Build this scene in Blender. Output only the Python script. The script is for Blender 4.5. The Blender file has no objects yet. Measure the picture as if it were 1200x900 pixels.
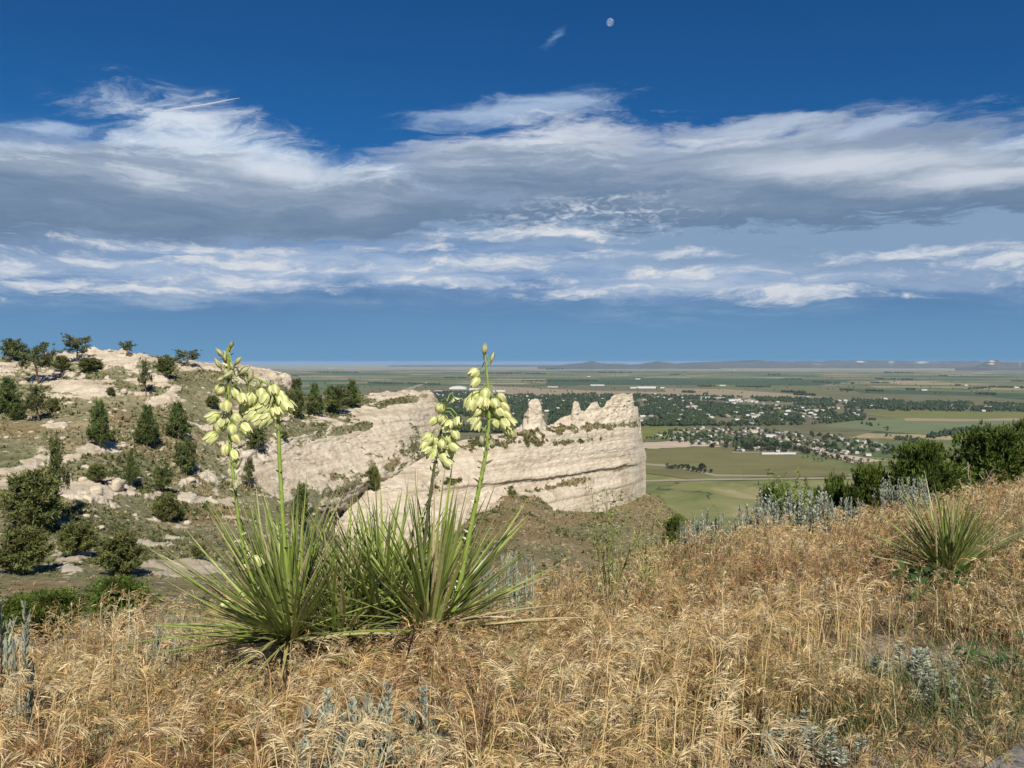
import bpy, math, random
import numpy as np
from mathutils import Vector, Matrix, Euler

random.seed(7)
RNG = np.random.default_rng(11)
R = math.radians
SC = bpy.context.scene
COL = SC.collection

# ------------------------------------------------------------------ camera
F = 906.0                       # focal length in pixels of the 1200 px wide photograph
PITCH = math.atan(26.0 / F)
cam_d = bpy.data.cameras.new('camera')
cam = bpy.data.objects.new('camera', cam_d)
COL.objects.link(cam)
cam_d.sensor_width = 36.0
cam_d.lens = 36.0 * F / 1200.0
cam_d.clip_start = 0.05
cam_d.clip_end = 200000.0
cam.location = (0, 0, 0)        # the eye is the origin; the ground below it is at about z = -1.25
cam.rotation_euler = (R(90) - PITCH, 0, 0)
SC.camera = cam

# ------------------------------------------------------------------ light, exposure
SUN_AZ = R(166)                # clockwise from the view direction: behind the right shoulder
SUN_EL = R(42)
SUN_DIR = Vector((math.sin(SUN_AZ) * math.cos(SUN_EL), math.cos(SUN_AZ) * math.cos(SUN_EL), math.sin(SUN_EL)))
sun_d = bpy.data.lights.new('sun', 'SUN')
sun_d.energy = 4.6
sun_d.angle = R(0.53)
sun_d.color = (1.0, 0.93, 0.82)
sun = bpy.data.objects.new('sun', sun_d)
COL.objects.link(sun)
sun.rotation_euler = SUN_DIR.to_track_quat('Z', 'Y').to_euler()
SC.view_settings.view_transform = 'Standard'
SC.view_settings.look = 'None'
SC.view_settings.exposure = 0.55
SC.view_settings.gamma = 1.0
SC.view_settings.use_curve_mapping = False
SC.cycles.use_denoising = True
SC.cycles.max_bounces = 6
SC.cycles.diffuse_bounces = 3
SC.cycles.transmission_bounces = 4
SC.cycles.transparent_max_bounces = 12
SC.cycles.volume_bounces = 0


def s2l(r, g, b):
    def f(c):
        c /= 255.0
        return c / 12.92 if c <= 0.04045 else ((c + 0.055) / 1.055) ** 2.4
    return (f(r), f(g), f(b))


class NT:
    """Small helper for writing node trees."""
    def __init__(self, tree):
        self.t = tree
        self.t.nodes.clear()

    def n(self, kind, ins=None, **props):
        nd = self.t.nodes.new(kind)
        for k, v in props.items():
            setattr(nd, k, v)
        for k, v in (ins or {}).items():
            self.put(nd.inputs[k], v)
        return nd

    def put(self, sock, v):
        if isinstance(v, bpy.types.NodeSocket):
            self.t.links.new(v, sock)
        elif isinstance(v, bpy.types.Node):
            self.t.links.new(v.outputs[0], sock)
        else:
            if sock.type == 'RGBA' and len(v) == 3:
                v = (*v, 1.0)
            sock.default_value = v

    def m(self, op, a, b=0.0, c=0.0, clamp=False):
        nd = self.t.nodes.new('ShaderNodeMath')
        nd.operation = op
        nd.use_clamp = clamp
        for i, v in enumerate((a, b, c)):
            self.put(nd.inputs[i], v)
        return nd.outputs[0]

    def vec(self, x, y, z=0.0):
        return self.n('ShaderNodeCombineXYZ', {0: x, 1: y, 2: z}).outputs[0]

    def noise(self, v, scale=1.0, detail=5.0, rough=0.55, dist=0.0):
        nd = self.n('ShaderNodeTexNoise', {'Vector': v, 'Scale': scale, 'Detail': detail, 'Roughness': rough, 'Distortion': dist})
        return nd

    def smooth(self, v, a, b, lo=0.0, hi=1.0):
        nd = self.n('ShaderNodeMapRange', {'Value': v, 'From Min': a, 'From Max': b, 'To Min': lo, 'To Max': hi}, interpolation_type='SMOOTHSTEP')
        return nd.outputs[0]

    def lin(self, v, a, b, lo=0.0, hi=1.0):
        return self.n('ShaderNodeMapRange', {'Value': v, 'From Min': a, 'From Max': b, 'To Min': lo, 'To Max': hi}).outputs[0]

    def mix(self, f, a, b, mode='MIX'):
        nd = self.n('ShaderNodeMix', data_type='RGBA', blend_type=mode)
        self.put(nd.inputs[0], f)
        self.put(nd.inputs[6], a)
        self.put(nd.inputs[7], b)
        return nd.outputs[2]

    def ramp(self, v, stops, interp='LINEAR'):
        nd = self.n('ShaderNodeValToRGB', {0: v})
        cr = nd.color_ramp
        cr.interpolation = interp
        while len(cr.elements) > 1:
            cr.elements.remove(cr.elements[-1])
        for i, (p, c) in enumerate(stops):
            e = cr.elements[0] if i == 0 else cr.elements.new(p)
            e.position = p
            e.color = (*c, 1.0) if len(c) == 3 else c
        return nd.outputs[0]


# ------------------------------------------------------------------ sky: Nishita with cloud layers by direction
world = bpy.data.worlds.new('World')
SC.world = world
world.use_nodes = True
SKY_STRENGTH = 0.1


def sky_nodes():
    t = NT(world.node_tree)
    K = 1.0 / SKY_STRENGTH / 2 ** SC.view_settings.exposure
    sc = lambda r, g, b: tuple(c * K for c in s2l(r, g, b))
    tc = t.n('ShaderNodeTexCoord')
    sep = t.n('ShaderNodeSeparateXYZ', {0: tc.outputs['Generated']})
    x, y, z = sep.outputs
    az = t.m('ARCTAN2', x, y)
    hyp = t.m('SQRT', t.m('ADD', t.m('MULTIPLY', x, x), t.m('MULTIPLY', y, y)))
    el = t.m('DIVIDE', z, t.m('MAXIMUM', hyp, 1e-4))
    # angular units of about one photo pixel: A to the right, E upwards from the horizon
    A = t.m('MULTIPLY', az, F)
    E = t.m('MULTIPLY', el, F)

    def ae(px, py):
        a = math.atan((px - 600) / F)
        return a * F, (424 - py) * math.cos(a)

    sky = t.n('ShaderNodeTexSky', sky_type='NISHITA', sun_disc=False, sun_elevation=SUN_EL, sun_rotation=SUN_AZ,
              altitude=1400.0, air_density=1.0, dust_density=0.3, ozone_density=2.5).outputs[0]
    # polarised, deep blue air away from the sun
    g = t.n('ShaderNodeGamma', {0: sky, 1: 1.0}).outputs[0]
    base = t.mix(1.0, g, SKY_TINT, 'MULTIPLY')

    nw = t.noise(t.vec(t.m('MULTIPLY', A, 1 / 230), t.m('MULTIPLY', E, 1 / 75), 3.1), 1.0, 9, 0.6)
    sw = t.n('ShaderNodeSeparateColor', {0: nw.outputs['Color']})
    wa = t.m('MULTIPLY', t.m('SUBTRACT', sw.outputs[0], 0.5), 150.0)
    we = t.m('MULTIPLY', t.m('SUBTRACT', sw.outputs[1], 0.5), 54.0)
    A2 = t.m('ADD', A, wa)
    E2 = t.m('ADD', E, we)
    streak = t.noise(t.vec(t.m('MULTIPLY', A2, 1 / 210), t.m('MULTIPLY', E2, 1 / 30), 7.7), 1.0, 11, 0.64).outputs[0]
    puff = t.noise(t.vec(t.m('MULTIPLY', A2, 1 / 62), t.m('MULTIPLY', E2, 1 / 17), 1.3), 1.0, 10, 0.68).outputs[0]
    broad = t.noise(t.vec(t.m('MULTIPLY', A2, 1 / 420), t.m('MULTIPLY', E2, 1 / 90), 5.3), 1.0, 5, 0.5).outputs[0]
    hair = t.noise(t.vec(t.m('MULTIPLY', t.m('ADD', A2, t.m('MULTIPLY', E2, 1.6)), 1 / 120), t.m('MULTIPLY', t.m('SUBTRACT', E2, t.m('MULTIPLY', A2, 0.35)), 1 / 30), 2.3), 1.0, 11, 0.68, 0.6).outputs[0]
    fine = t.noise(t.vec(t.m('MULTIPLY', A, 1 / 15), t.m('MULTIPLY', E, 1 / 6.5), 4.4), 1.0, 4, 0.55, 0.8).outputs[0]
    c0 = lambda v: t.m('SUBTRACT', v, 0.5)

    def blob(px, py, rx, ry, warp=True, tilt=0.0):
        a, e = ae(px, py)
        da = t.m('SUBTRACT', A2 if warp else A, a)
        de = t.m('SUBTRACT', E2 if warp else E, e)
        if tilt:
            de = t.m('SUBTRACT', de, t.m('MULTIPLY', da, tilt))
        da = t.m('MULTIPLY', da, 1.0 / rx)
        de = t.m('MULTIPLY', de, 1.0 / ry)
        return t.m('SUBTRACT', 1.0, t.m('SQRT', t.m('ADD', t.m('MULTIPLY', da, da), t.m('MULTIPLY', de, de))))

    def most(vals):
        o = vals[0]
        for v in vals[1:]:
            o = t.m('MAXIMUM', o, v)
        return o

    # far rain veil and blue distance under the clouds
    veilc = t.mix(t.smooth(t.m('ADD', E, t.m('MULTIPLY', c0(broad), 60)), 0.0, 95.0), sc(108, 150, 190), sc(88, 126, 168))
    out = t.mix(t.smooth(E, 185.0, 70.0, 0.0, 0.93), base, veilc)
    # thin light middle layer with horizontal streaks
    midc = t.ramp(t.lin(streak, 0.3, 0.7), [(0.0, sc(112, 142, 184)), (0.4, sc(146, 170, 203)), (0.7, sc(174, 192, 217)), (1.0, sc(214, 220, 230))])
    mida = t.m('MULTIPLY', t.smooth(t.m('ADD', E2, t.m('MULTIPLY', c0(streak), 80)), 44.0, 100.0), t.smooth(E2, 250.0, 175.0))
    out = t.mix(t.m('MULTIPLY', mida, 0.9), out, midc)
    # white cirrus plumes standing above the deck
    cir = most([blob(290, 188, 190, 56, tilt=-0.22), blob(215, 172, 110, 36, tilt=0.1), blob(1175, 185, 125, 36, tilt=0.1), blob(400, 210, 130, 30), blob(30, 190, 160, 22)])
    cira = t.smooth(t.m('ADD', t.m('MULTIPLY', cir, 1.1), t.m('MULTIPLY', c0(hair), 1.9)), 0.02, 0.85)
    out = t.mix(t.m('MULTIPLY', cira, 0.93), out, t.ramp(t.lin(hair, 0.35, 0.65), [(0, sc(176, 198, 224)), (1, sc(230, 236, 243))]))
    far = most([blob(600, 132, 175, 20, tilt=0.1), blob(640, 122, 120, 12), blob(880, 150, 90, 10), blob(1000, 158, 110, 16, tilt=0.2), blob(70, 153, 60, 8)])
    fara = t.smooth(t.m('ADD', t.m('ADD', far, t.m('MULTIPLY', c0(streak), 2.0)), t.m('MULTIPLY', c0(hair), 1.4)), 0.0, 1.0)
    out = t.mix(t.m('MULTIPLY', fara, 0.78), out, sc(178, 198, 224))
    wisp = t.m('MULTIPLY', t.smooth(t.m('ADD', blob(661, 50, 22, 12, tilt=0.8), t.m('MULTIPLY', c0(hair), 1.5)), 0.1, 1.1), 0.55)
    out = t.mix(wisp, out, sc(140, 172, 212))
    faint = t.m('MULTIPLY', blob(180, 130, 120, 40), t.smooth(hair, 0.4, 0.8))
    out = t.mix(t.m('MULTIPLY', faint, 0.35, clamp=True), out, sc(150, 180, 215))
    # the grey deck, bright along its upper edge
    deck = most([blob(190, 232, 400, 46), blob(420, 252, 250, 36), blob(640, 208, 165, 62), blob(850, 236, 400, 80), blob(1120, 264, 270, 64), blob(980, 272, 380, 42), blob(640, 262, 200, 34), blob(150, 240, 420, 40), blob(-250, 230, 300, 60), blob(1600, 240, 420, 70)])
    deckv = t.m('ADD', t.m('ADD', deck, t.m('MULTIPLY', c0(streak), 1.6)), t.m('MULTIPLY', c0(puff), 0.9))
    decka = t.smooth(deckv, -0.20, 0.44)
    top = t.lin(A, -160.0, -40.0, 238.0, 266.0)
    down = t.m('MULTIPLY', t.m('SUBTRACT', top, E2), 1 / 122.0)
    shade = t.m('ADD', t.m('ADD', down, t.m('MULTIPLY', c0(streak), 1.5)), t.m('MULTIPLY', c0(puff), 0.5))
    deckc = t.ramp(shade, [(0.0, sc(226, 231, 238)), (0.14, sc(190, 200, 214)), (0.32, sc(150, 166, 188)), (0.62, sc(120, 142, 168)), (0.88, sc(105, 130, 160)), (1.0, sc(132, 158, 190))])
    lit = t.m('MULTIPLY', t.smooth(t.m('ADD', most([blob(1000, 198, 230, 26, tilt=-0.06), blob(1150, 212, 140, 20), blob(620, 158, 150, 14), blob(840, 166, 140, 12), blob(330, 205, 90, 16)]), t.m('MULTIPLY', c0(streak), 1.8)), 0.05, 0.9), 0.8)
    deckc = t.mix(lit, deckc, sc(216, 222, 232))
    out = t.mix(t.m('MULTIPLY', decka, 0.97), out, deckc)
    # mackerel ripples under the deck
    mack = t.m('MULTIPLY', t.smooth(t.m('ADD', blob(690, 254, 190, 30), t.m('MULTIPLY', c0(puff), 1.2)), 0.0, 0.9), t.smooth(fine, 0.42, 0.72))
    out = t.mix(t.m('MULTIPLY', mack, 0.7), out, sc(220, 228, 238))
    # low sunlit puffs with grey undersides
    pl = most([blob(580, 310, 130, 22), blob(20, 312, 75, 20), blob(310, 331, 170, 17), blob(180, 342, 120, 10), blob(920, 345, 150, 13, tilt=-0.06), blob(690, 345, 130, 12), blob(1050, 300, 190, 12),
               blob(60, 330, 110, 14), blob(400, 318, 200, 12), blob(560, 335, 220, 11), blob(120, 302, 150, 12), blob(760, 300, 160, 11), blob(1000, 325, 180, 10), blob(640, 276, 180, 14), blob(300, 306, 200, 10), blob(-80, 330, 120, 16), blob(1300, 320, 160, 14), blob(820, 322, 140, 13), blob(250, 290, 170, 10), blob(1170, 310, 100, 14), blob(480, 296, 120, 9)])
    under = t.smooth(t.m('ADD', t.m('ADD', pl, t.m('MULTIPLY', c0(puff), 2.2)), -0.05), 0.1, 0.9)
    pa = t.smooth(t.m('ADD', pl, t.m('MULTIPLY', c0(puff), 3.0)), 0.22, 1.05)
    out = t.mix(t.m('MULTIPLY', under, 0.35), out, sc(138, 160, 194))
    out = t.mix(t.m('MULTIPLY', pa, 0.92), out, t.ramp(t.lin(puff, 0.45, 0.72), [(0, sc(190, 202, 220)), (1, sc(236, 234, 230))]))
    bg = t.n('ShaderNodeBackground', {0: out, 1: SKY_STRENGTH})
    t.n('ShaderNodeOutputWorld', {0: bg})


SKY_TINT = (0.075, 0.285, 0.475)
sky_nodes()
world.cycles.sampling_method = 'MANUAL'
world.cycles.sample_map_resolution = 512


# ------------------------------------------------------------------ geometry helpers
def ray(px, py):
    """Point at forward distance 1 that the photo shows at pixel (px, py)."""
    u, v = (px - 600.0) / F, (450.0 - py) / F
    c, s = math.cos(PITCH), math.sin(PITCH)
    fy = c + v * s
    fz = -s + v * c
    return Vector((u / fy, 1.0, fz / fy))


def at(px, py, D):
    return ray(px, py) * D


def at_np(px, py, D):
    u, v = (px - 600.0) / F, (450.0 - py) / F
    c, s = math.cos(PITCH), math.sin(PITCH)
    fy = c + v * s
    fz = -s + v * c
    return np.stack([u / fy * D, D, fz / fy * D], -1)


def to_px(P):
    P = np.asarray(P, float)
    c, s = math.cos(PITCH), math.sin(PITCH)
    d = P[..., 1] * c - P[..., 2] * s
    up = P[..., 1] * s + P[..., 2] * c
    d = np.where(np.abs(d) < 1e-6, 1e-6, d)
    return 600 + F * P[..., 0] / d, 450 - F * up / d


def _hash(ix, iy, iz, seed):
    h = (ix.astype(np.uint32) * np.uint32(374761393) + iy.astype(np.uint32) * np.uint32(668265263) + iz.astype(np.uint32) * np.uint32(2147483647) + np.uint32(seed * 1013904223 & 0xffffffff))
    h = (h ^ (h >> np.uint32(13))) * np.uint32(1274126177)
    h = h ^ (h >> np.uint32(16))
    h = (h * np.uint32(2246822519)) ^ (h >> np.uint32(15))
    return (h & np.uint32(0xffffff)).astype(np.float64) / float(0xffffff)


def vnoise(P, seed=0):
    i = np.floor(P).astype(np.int64)
    f = P - i
    f = f * f * f * (f * (f * 6 - 15) + 10)
    o = 0
    for dx in (0, 1):
        wx = f[..., 0] if dx else 1 - f[..., 0]
        for dy in (0, 1):
            wy = f[..., 1] if dy else 1 - f[..., 1]
            for dz in (0, 1):
                wz = f[..., 2] if dz else 1 - f[..., 2]
                o = o + wx * wy * wz * _hash(i[..., 0] + dx, i[..., 1] + dy, i[..., 2] + dz, seed)
    return o


def fbm(P, scale=1.0, oct=4, gain=0.5, seed=0, ridged=False):
    """Fractal value noise of points (…, 3), about 0..1; scale is the size of the largest feature."""
    q = np.asarray(P, float) / scale
    a, tot, o = 1.0, 0.0, 0.0
    for k in range(oct):
        v = vnoise(q, seed + k * 7)
        if ridged:
            v = 1 - np.abs(2 * v - 1)
        o = o + a * v
        tot += a
        a *= gain
        q = q * 2.03 + 17.3
    return o / tot


def sstep(a, b, x):
    t = np.clip((x - a) / (b - a), 0, 1)
    return t * t * (3 - 2 * t)


def new_mesh(name, V, Fq, mat=None, cols=None, smooth=False, attrs=None, uv=None):
    """A mesh from numpy arrays; Fq is (n, 3) or (n, 4), or a list of such arrays; cols a per-vertex colour (n, 3)."""
    V = np.asarray(V, np.float32).reshape(-1, 3)
    Fs = Fq if isinstance(Fq, list) else [Fq]
    Fs = [np.asarray(f, np.int32) for f in Fs if len(f)]
    me = bpy.data.meshes.new(name)
    me.vertices.add(len(V))
    me.vertices.foreach_set('co', V.ravel())
    loops = np.concatenate([f.ravel() for f in Fs])
    sizes = np.concatenate([np.full(len(f), f.shape[1], np.int32) for f in Fs])
    starts = np.concatenate([[0], np.cumsum(sizes)[:-1]]).astype(np.int32)
    me.loops.add(len(loops))
    me.loops.foreach_set('vertex_index', loops)
    me.polygons.add(len(sizes))
    me.polygons.foreach_set('loop_start', starts)
    me.polygons.foreach_set('loop_total', sizes)
    if smooth:
        me.polygons.foreach_set('use_smooth', np.ones(len(sizes), bool))
    if cols is not None:
        c = np.ones((len(V), 4), np.float32)
        c[:, :3] = cols
        ca = me.color_attributes.new('Col', 'FLOAT_COLOR', 'POINT')
        ca.data.foreach_set('color', c.ravel())
    for k, v in (attrs or {}).items():
        a = me.attributes.new(k, 'FLOAT', 'POINT')
        a.data.foreach_set('value', np.asarray(v, np.float32).ravel())
    if mat is not None:
        for mm in (mat if isinstance(mat, list) else [mat]):
            me.materials.append(mm)
    me.update()
    me.validate()
    return me


def tag(o, label=None, cat=None, group=None, kind=None):
    if label: o['label'] = label
    if cat: o['category'] = cat
    if group: o['group'] = group
    if kind: o['kind'] = kind
    return o


def link(name, me, parent=None, loc=(0, 0, 0)):
    o = bpy.data.objects.new(name, me)
    COL.objects.link(o)
    o.location = loc
    if parent is not None:
        o.parent = parent
    return o


def empty(name, loc, label, cat, group=None, rz=0.0):
    o = bpy.data.objects.new(name, None)
    o.empty_display_size = 0.2
    COL.objects.link(o)
    o.location = loc
    o.rotation_euler = (0, 0, rz)
    return tag(o, label, cat, group)


def dup(root, loc, label, scale=None, rz=0.0, group=None):
    """A copy of a thing with copies of its parts and sub-parts (mesh data shared)."""
    r = root.copy()
    COL.objects.link(r)
    r.location = loc
    r.rotation_euler = (0, 0, rz)
    if scale is not None:
        r.scale = scale
    r['label'] = label
    if group: r['group'] = group
    for ch in list(root.children):
        c = ch.copy()
        COL.objects.link(c)
        c.parent = r
        for g in list(ch.children):
            d = g.copy()
            COL.objects.link(d)
            d.parent = c
    return r


class Acc:
    """Collects pieces of one mesh: vertices, faces, colours."""
    def __init__(self):
        self.V, self.T, self.Q, self.C, self.k = [], [], [], [], 0

    def add(self, V, Fc, c=(1, 1, 1)):
        V = np.asarray(V, float).reshape(-1, 3)
        Fc = np.asarray(Fc, int)
        (self.T if Fc.shape[1] == 3 else self.Q).append(Fc + self.k)
        c = np.asarray(c, float)
        self.C.append(np.broadcast_to(c, (len(V), 3)) if c.ndim == 1 else c)
        self.V.append(V)
        self.k += len(V)

    def mesh(self, name, mat, smooth=False):
        fs = []
        if self.T: fs.append(np.concatenate(self.T))
        if self.Q: fs.append(np.concatenate(self.Q))
        return new_mesh(name, np.concatenate(self.V), fs, mat, np.concatenate(self.C), smooth)


def tube(path, rad, n=6, cap=True):
    """Vertices and quads of a tube along a path with a radius per point."""
    path = np.asarray(path, float)
    rad = np.broadcast_to(np.asarray(rad, float), (len(path),))
    tan = np.gradient(path, axis=0)
    tan /= np.linalg.norm(tan, axis=1)[:, None] + 1e-9
    ref = np.array([0.31, 0.17, 0.93]) if abs(tan[0, 2]) < 0.8 else np.array([0.93, 0.17, 0.31])
    a = np.cross(tan, ref)
    a /= np.linalg.norm(a, axis=1)[:, None] + 1e-9
    b = np.cross(tan, a)
    th = np.linspace(0, 2 * np.pi, n, endpoint=False)
    V = path[:, None] + rad[:, None, None] * (np.cos(th)[None, :, None] * a[:, None] + np.sin(th)[None, :, None] * b[:, None])
    i = np.arange(len(path) - 1)[:, None] * n
    j = np.arange(n)[None]
    j2 = (j + 1) % n
    Q = np.stack([i + j, i + j2, i + n + j2, i + n + j], -1).reshape(-1, 4)
    return V.reshape(-1, 3), Q


def ribbons(P, side):
    """N strips: P (N, S, 3) centre lines, side (N, S, 3) half widths; returns vertices and quads."""
    N, S = P.shape[:2]
    V = np.stack([P - side, P + side], 2).reshape(-1, 3)
    n0 = np.arange(N)[:, None] * S * 2
    s0 = np.arange(S - 1)[None] * 2
    a = n0 + s0
    Q = np.stack([a, a + 1, a + 3, a + 2], -1).reshape(-1, 4)
    return V, Q


def norm(v):
    return v / (np.linalg.norm(v, axis=-1, keepdims=True) + 1e-9)


def rand_dir(n, rng=RNG):
    return norm(rng.normal(size=(n, 3)))


# ------------------------------------------------------------------ materials
def principled(name, rough=0.9, spec=0.2):
    m = bpy.data.materials.new(name)
    m.use_nodes = True
    t = NT(m.node_tree)
    b = t.n('ShaderNodeBsdfPrincipled', {'Roughness': rough, 'Specular IOR Level': spec})
    o = t.n('ShaderNodeOutputMaterial', {0: b.outputs[0]})
    return m, t, b, o


def leaf_material(name, rough=0.6, spec=0.25, transl=0.3, vary=0.25, scale=40.0, tint=(1, 1, 1)):
    """Foliage: colour from the mesh attribute, broken up by noise, some light passing through."""
    m, t, b, o = principled(name, rough, spec)
    at_ = t.n('ShaderNodeAttribute', attribute_name='Col')
    geo = t.n('ShaderNodeNewGeometry')
    nz = t.noise(geo.outputs['Position'], scale, 3, 0.6).outputs[0]
    c = t.mix(1.0, at_.outputs['Color'], t.ramp(nz, [(0.25, (1 - vary,) * 3), (0.75, (1 + vary,) * 3)]), 'MULTIPLY')
    c = t.mix(1.0, c, tint, 'MULTIPLY')
    t.put(b.inputs['Base Color'], c)
    if transl > 0:
        tr = t.n('ShaderNodeBsdfTranslucent', {0: c})
        mx = t.n('ShaderNodeMixShader', {0: transl, 1: b.outputs[0], 2: tr.outputs[0]})
        t.put(o.inputs[0], mx)
    return m


def noise_material(name, stops, scale, detail=6, rough=0.9, spec=0.15, coord='Object', bump=0.0, bscale=None):
    m, t, b, o = principled(name, rough, spec)
    tc = t.n('ShaderNodeTexCoord').outputs[coord]
    nz = t.noise(tc, scale, detail, 0.6).outputs[0]
    t.put(b.inputs['Base Color'], t.ramp(nz, stops))
    if bump:
        nb = t.noise(tc, bscale or scale * 3, 5, 0.65).outputs[0]
        bp = t.n('ShaderNodeBump', {'Strength': 1.0, 'Distance': bump, 'Height': nb})
        t.put(b.inputs['Normal'], bp.outputs[0])
    return m


M_straw = leaf_material('dry_straw', 0.55, 0.3, 0.24, 0.25, 30.0)
M_leaf = leaf_material('green_leaf', 0.5, 0.35, 0.25, 0.25, 25.0)
M_needle = leaf_material('needles', 0.6, 0.2, 0.12, 0.3, 2.0)
M_sage = leaf_material('sage_leaf', 0.8, 0.15, 0.15, 0.15, 60.0)
M_bark = noise_material('bark', [(0.3, (0.06, 0.04, 0.028)), (0.7, (0.17, 0.125, 0.09))], 6.0, bump=0.01)

# ================================================================== LARGE STRUCTURE
PLAIN_Z = -220.0


def plain(px, py, dz=0.0):
    """Where the sight line through a pixel meets the plain."""
    r = ray(px, py)
    return r * ((PLAIN_Z + dz) / r.z)


# ------------------------------------------------------------------ the plain: one sheet of farmland reaching the horizon
def mat_plain():
    m, t, b, o = principled('farmland', 0.95, 0.1)
    pos = t.n('ShaderNodeNewGeometry').outputs['Position']
    sp = t.n('ShaderNodeSeparateXYZ', {0: pos})
    rot = t.n('ShaderNodeVectorRotate', {'Vector': pos, 'Angle': R(14)}, rotation_type='Z_AXIS').outputs[0]
    v1 = t.n('ShaderNodeTexVoronoi', {'Vector': t.n('ShaderNodeMapping', {0: rot, 3: (1 / 900, 1 / 520, 0)}).outputs[0], 'Scale': 1.0, 'Randomness': 0.75}, distance='CHEBYCHEV')
    v2 = t.n('ShaderNodeTexVoronoi', {'Vector': t.n('ShaderNodeMapping', {0: rot, 3: (1 / 2600, 1 / 1500, 0)}).outputs[0], 'Scale': 1.0, 'Randomness': 0.8}, distance='CHEBYCHEV')
    r1 = t.n('ShaderNodeSeparateColor', {0: v1.outputs['Color']}).outputs[0]
    r2 = t.n('ShaderNodeSeparateColor', {0: v2.outputs['Color']}).outputs[1]
    f = t.m('ADD', t.m('MULTIPLY', r1, 0.65), t.m('MULTIPLY', r2, 0.35))
    crops = t.ramp(f, [(0.0, (0.05, 0.085, 0.030)), (0.25, (0.085, 0.115, 0.045)), (0.38, (0.12, 0.135, 0.055)), (0.48, (0.20, 0.18, 0.09)), (0.58, (0.125, 0.14, 0.06)), (0.68, (0.29, 0.23, 0.135)), (0.8, (0.19, 0.15, 0.095)), (0.9, (0.09, 0.125, 0.045))], 'CONSTANT')
    n2 = t.noise(t.n('ShaderNodeMapping', {0: rot, 3: (1 / 60, 1 / 400, 0)}).outputs[0], 1.0, 5, 0.6).outputs[0]
    crops = t.mix(1.0, crops, t.ramp(n2, [(0.25, (0.75,) * 3), (0.75, (1.25,) * 3)]), 'MULTIPLY')
    # unploughed grass on the near side, with drainage lines and bare streaks
    n3 = t.noise(pos, 1 / 140, 7, 0.62, 0.6).outputs[0]
    grassl = t.ramp(n3, [(0.3, (0.085, 0.098, 0.034)), (0.45, (0.14, 0.155, 0.055)), (0.56, (0.19, 0.185, 0.075)), (0.68, (0.29, 0.245, 0.13))])
    gully = t.noise(pos, 1 / 260, 4, 0.5, 1.2).outputs[0]
    line = t.m('MAXIMUM', t.smooth(t.m('ABSOLUTE', t.m('SUBTRACT', gully, 0.5)), 0.002, 0.014), t.smooth(n3, 0.44, 0.56))
    grassl = t.mix(line, (0.04, 0.055, 0.022), grassl)
    dist = t.m('ADD', sp.outputs[1], t.m('MULTIPLY', t.m('SUBTRACT', n3, 0.5), 500.0))
    wild = t.smooth(dist, 1500.0, 2100.0)
    # drier rangeland under the far hills
    dry = t.smooth(t.m('ADD', sp.outputs[1], t.m('MULTIPLY', sp.outputs[0], 0.25)), 17000.0, 24000.0, 0.0, 0.75)
    crops = t.mix(dry, crops, (0.27, 0.25, 0.17))
    t.put(b.inputs['Base Color'], t.mix(wild, grassl, crops))
    return m


def build_plain():
    rr = np.concatenate([[60.0], np.geomspace(300, 64000, 60)])
    th = np.linspace(-1.35, 1.35, 120)
    rg, tg = np.meshgrid(rr, th, indexing='ij')
    V = np.stack([rg * np.sin(tg), rg * np.cos(tg), np.full_like(rg, PLAIN_Z)], -1)
    n, m_ = rg.shape
    i = np.arange(n - 1)[:, None] * m_
    j = np.arange(m_ - 1)[None]
    Q = np.stack([i + j, i + j + 1, i + m_ + j + 1, i + m_ + j], -1).reshape(-1, 4)[:, ::-1]
    tag(link('plain', new_mesh('plain', V.reshape(-1, 3), Q, mat_plain())), kind='structure')


build_plain()


def flat_sheet(name, pts, dz, mat, wob=0.0):
    """A thin sheet on the plain whose outline passes through the given pixels."""
    P = [plain(*p, dz=dz) for p in pts]
    out = []
    for k in range(len(P)):
        a, b = P[k], P[(k + 1) % len(P)]
        n = 8
        for q in range(n):
            p = a.lerp(b, q / n)
            if wob and q:
                p = p + Vector((random.uniform(-wob, wob), random.uniform(-wob, wob) * 2, 0))
            out.append(p)
    me = bpy.data.meshes.new(name)
    me.from_pydata([tuple(p) for p in out], [], [tuple(range(len(out)))])
    me.materials.append(mat)
    me.update()
    if me.polygons[0].normal.z < 0:
        me.flip_normals()
    return tag(link(name, me), kind='structure')


def field_mat(name, c, k=0.18, sc=1 / 30):
    a = tuple(v * (1 - k) for v in c)
    d = tuple(v * (1 + k) for v in c)
    m, t, b, o = principled(name, 0.95, 0.1)
    pos = t.n('ShaderNodeNewGeometry').outputs['Position']
    rows = t.noise(t.n('ShaderNodeMapping', {0: pos, 2: (0, 0, R(25)), 3: (0.003, 0.03, 0.0)}).outputs[0], 1.0, 6, 0.65).outputs[0]
    n2 = t.noise(pos, 1 / 90, 6, 0.6).outputs[0]
    t.put(b.inputs['Base Color'], t.ramp(t.m('MULTIPLY', t.m('ADD', rows, n2), 0.5), [(0.3, a), (0.7, d)]))
    return m


MF_brown = field_mat('fallow_field', (0.14, 0.132, 0.056), 0.25)
MF_pale = field_mat('pale_green_crop', (0.13, 0.155, 0.075))
MF_green = field_mat('green_crop', (0.09, 0.115, 0.05))
MF_yellow = field_mat('yellow_green_crop', (0.14, 0.15, 0.045))
MF_olive = field_mat('olive_pasture', (0.125, 0.13, 0.055))
MF_tan = field_mat('stubble', (0.26, 0.21, 0.135))
MF_dark = field_mat('dark_green_crop', (0.05, 0.08, 0.033))
MF_dirt = field_mat('bare_dirt', (0.40, 0.33, 0.24), 0.2)
MF_town = field_mat('town_ground', (0.125, 0.12, 0.065), 0.45)
MF_road = field_mat('gravel_road', (0.25, 0.23, 0.165), 0.15)
dzk = [0.1]


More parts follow.
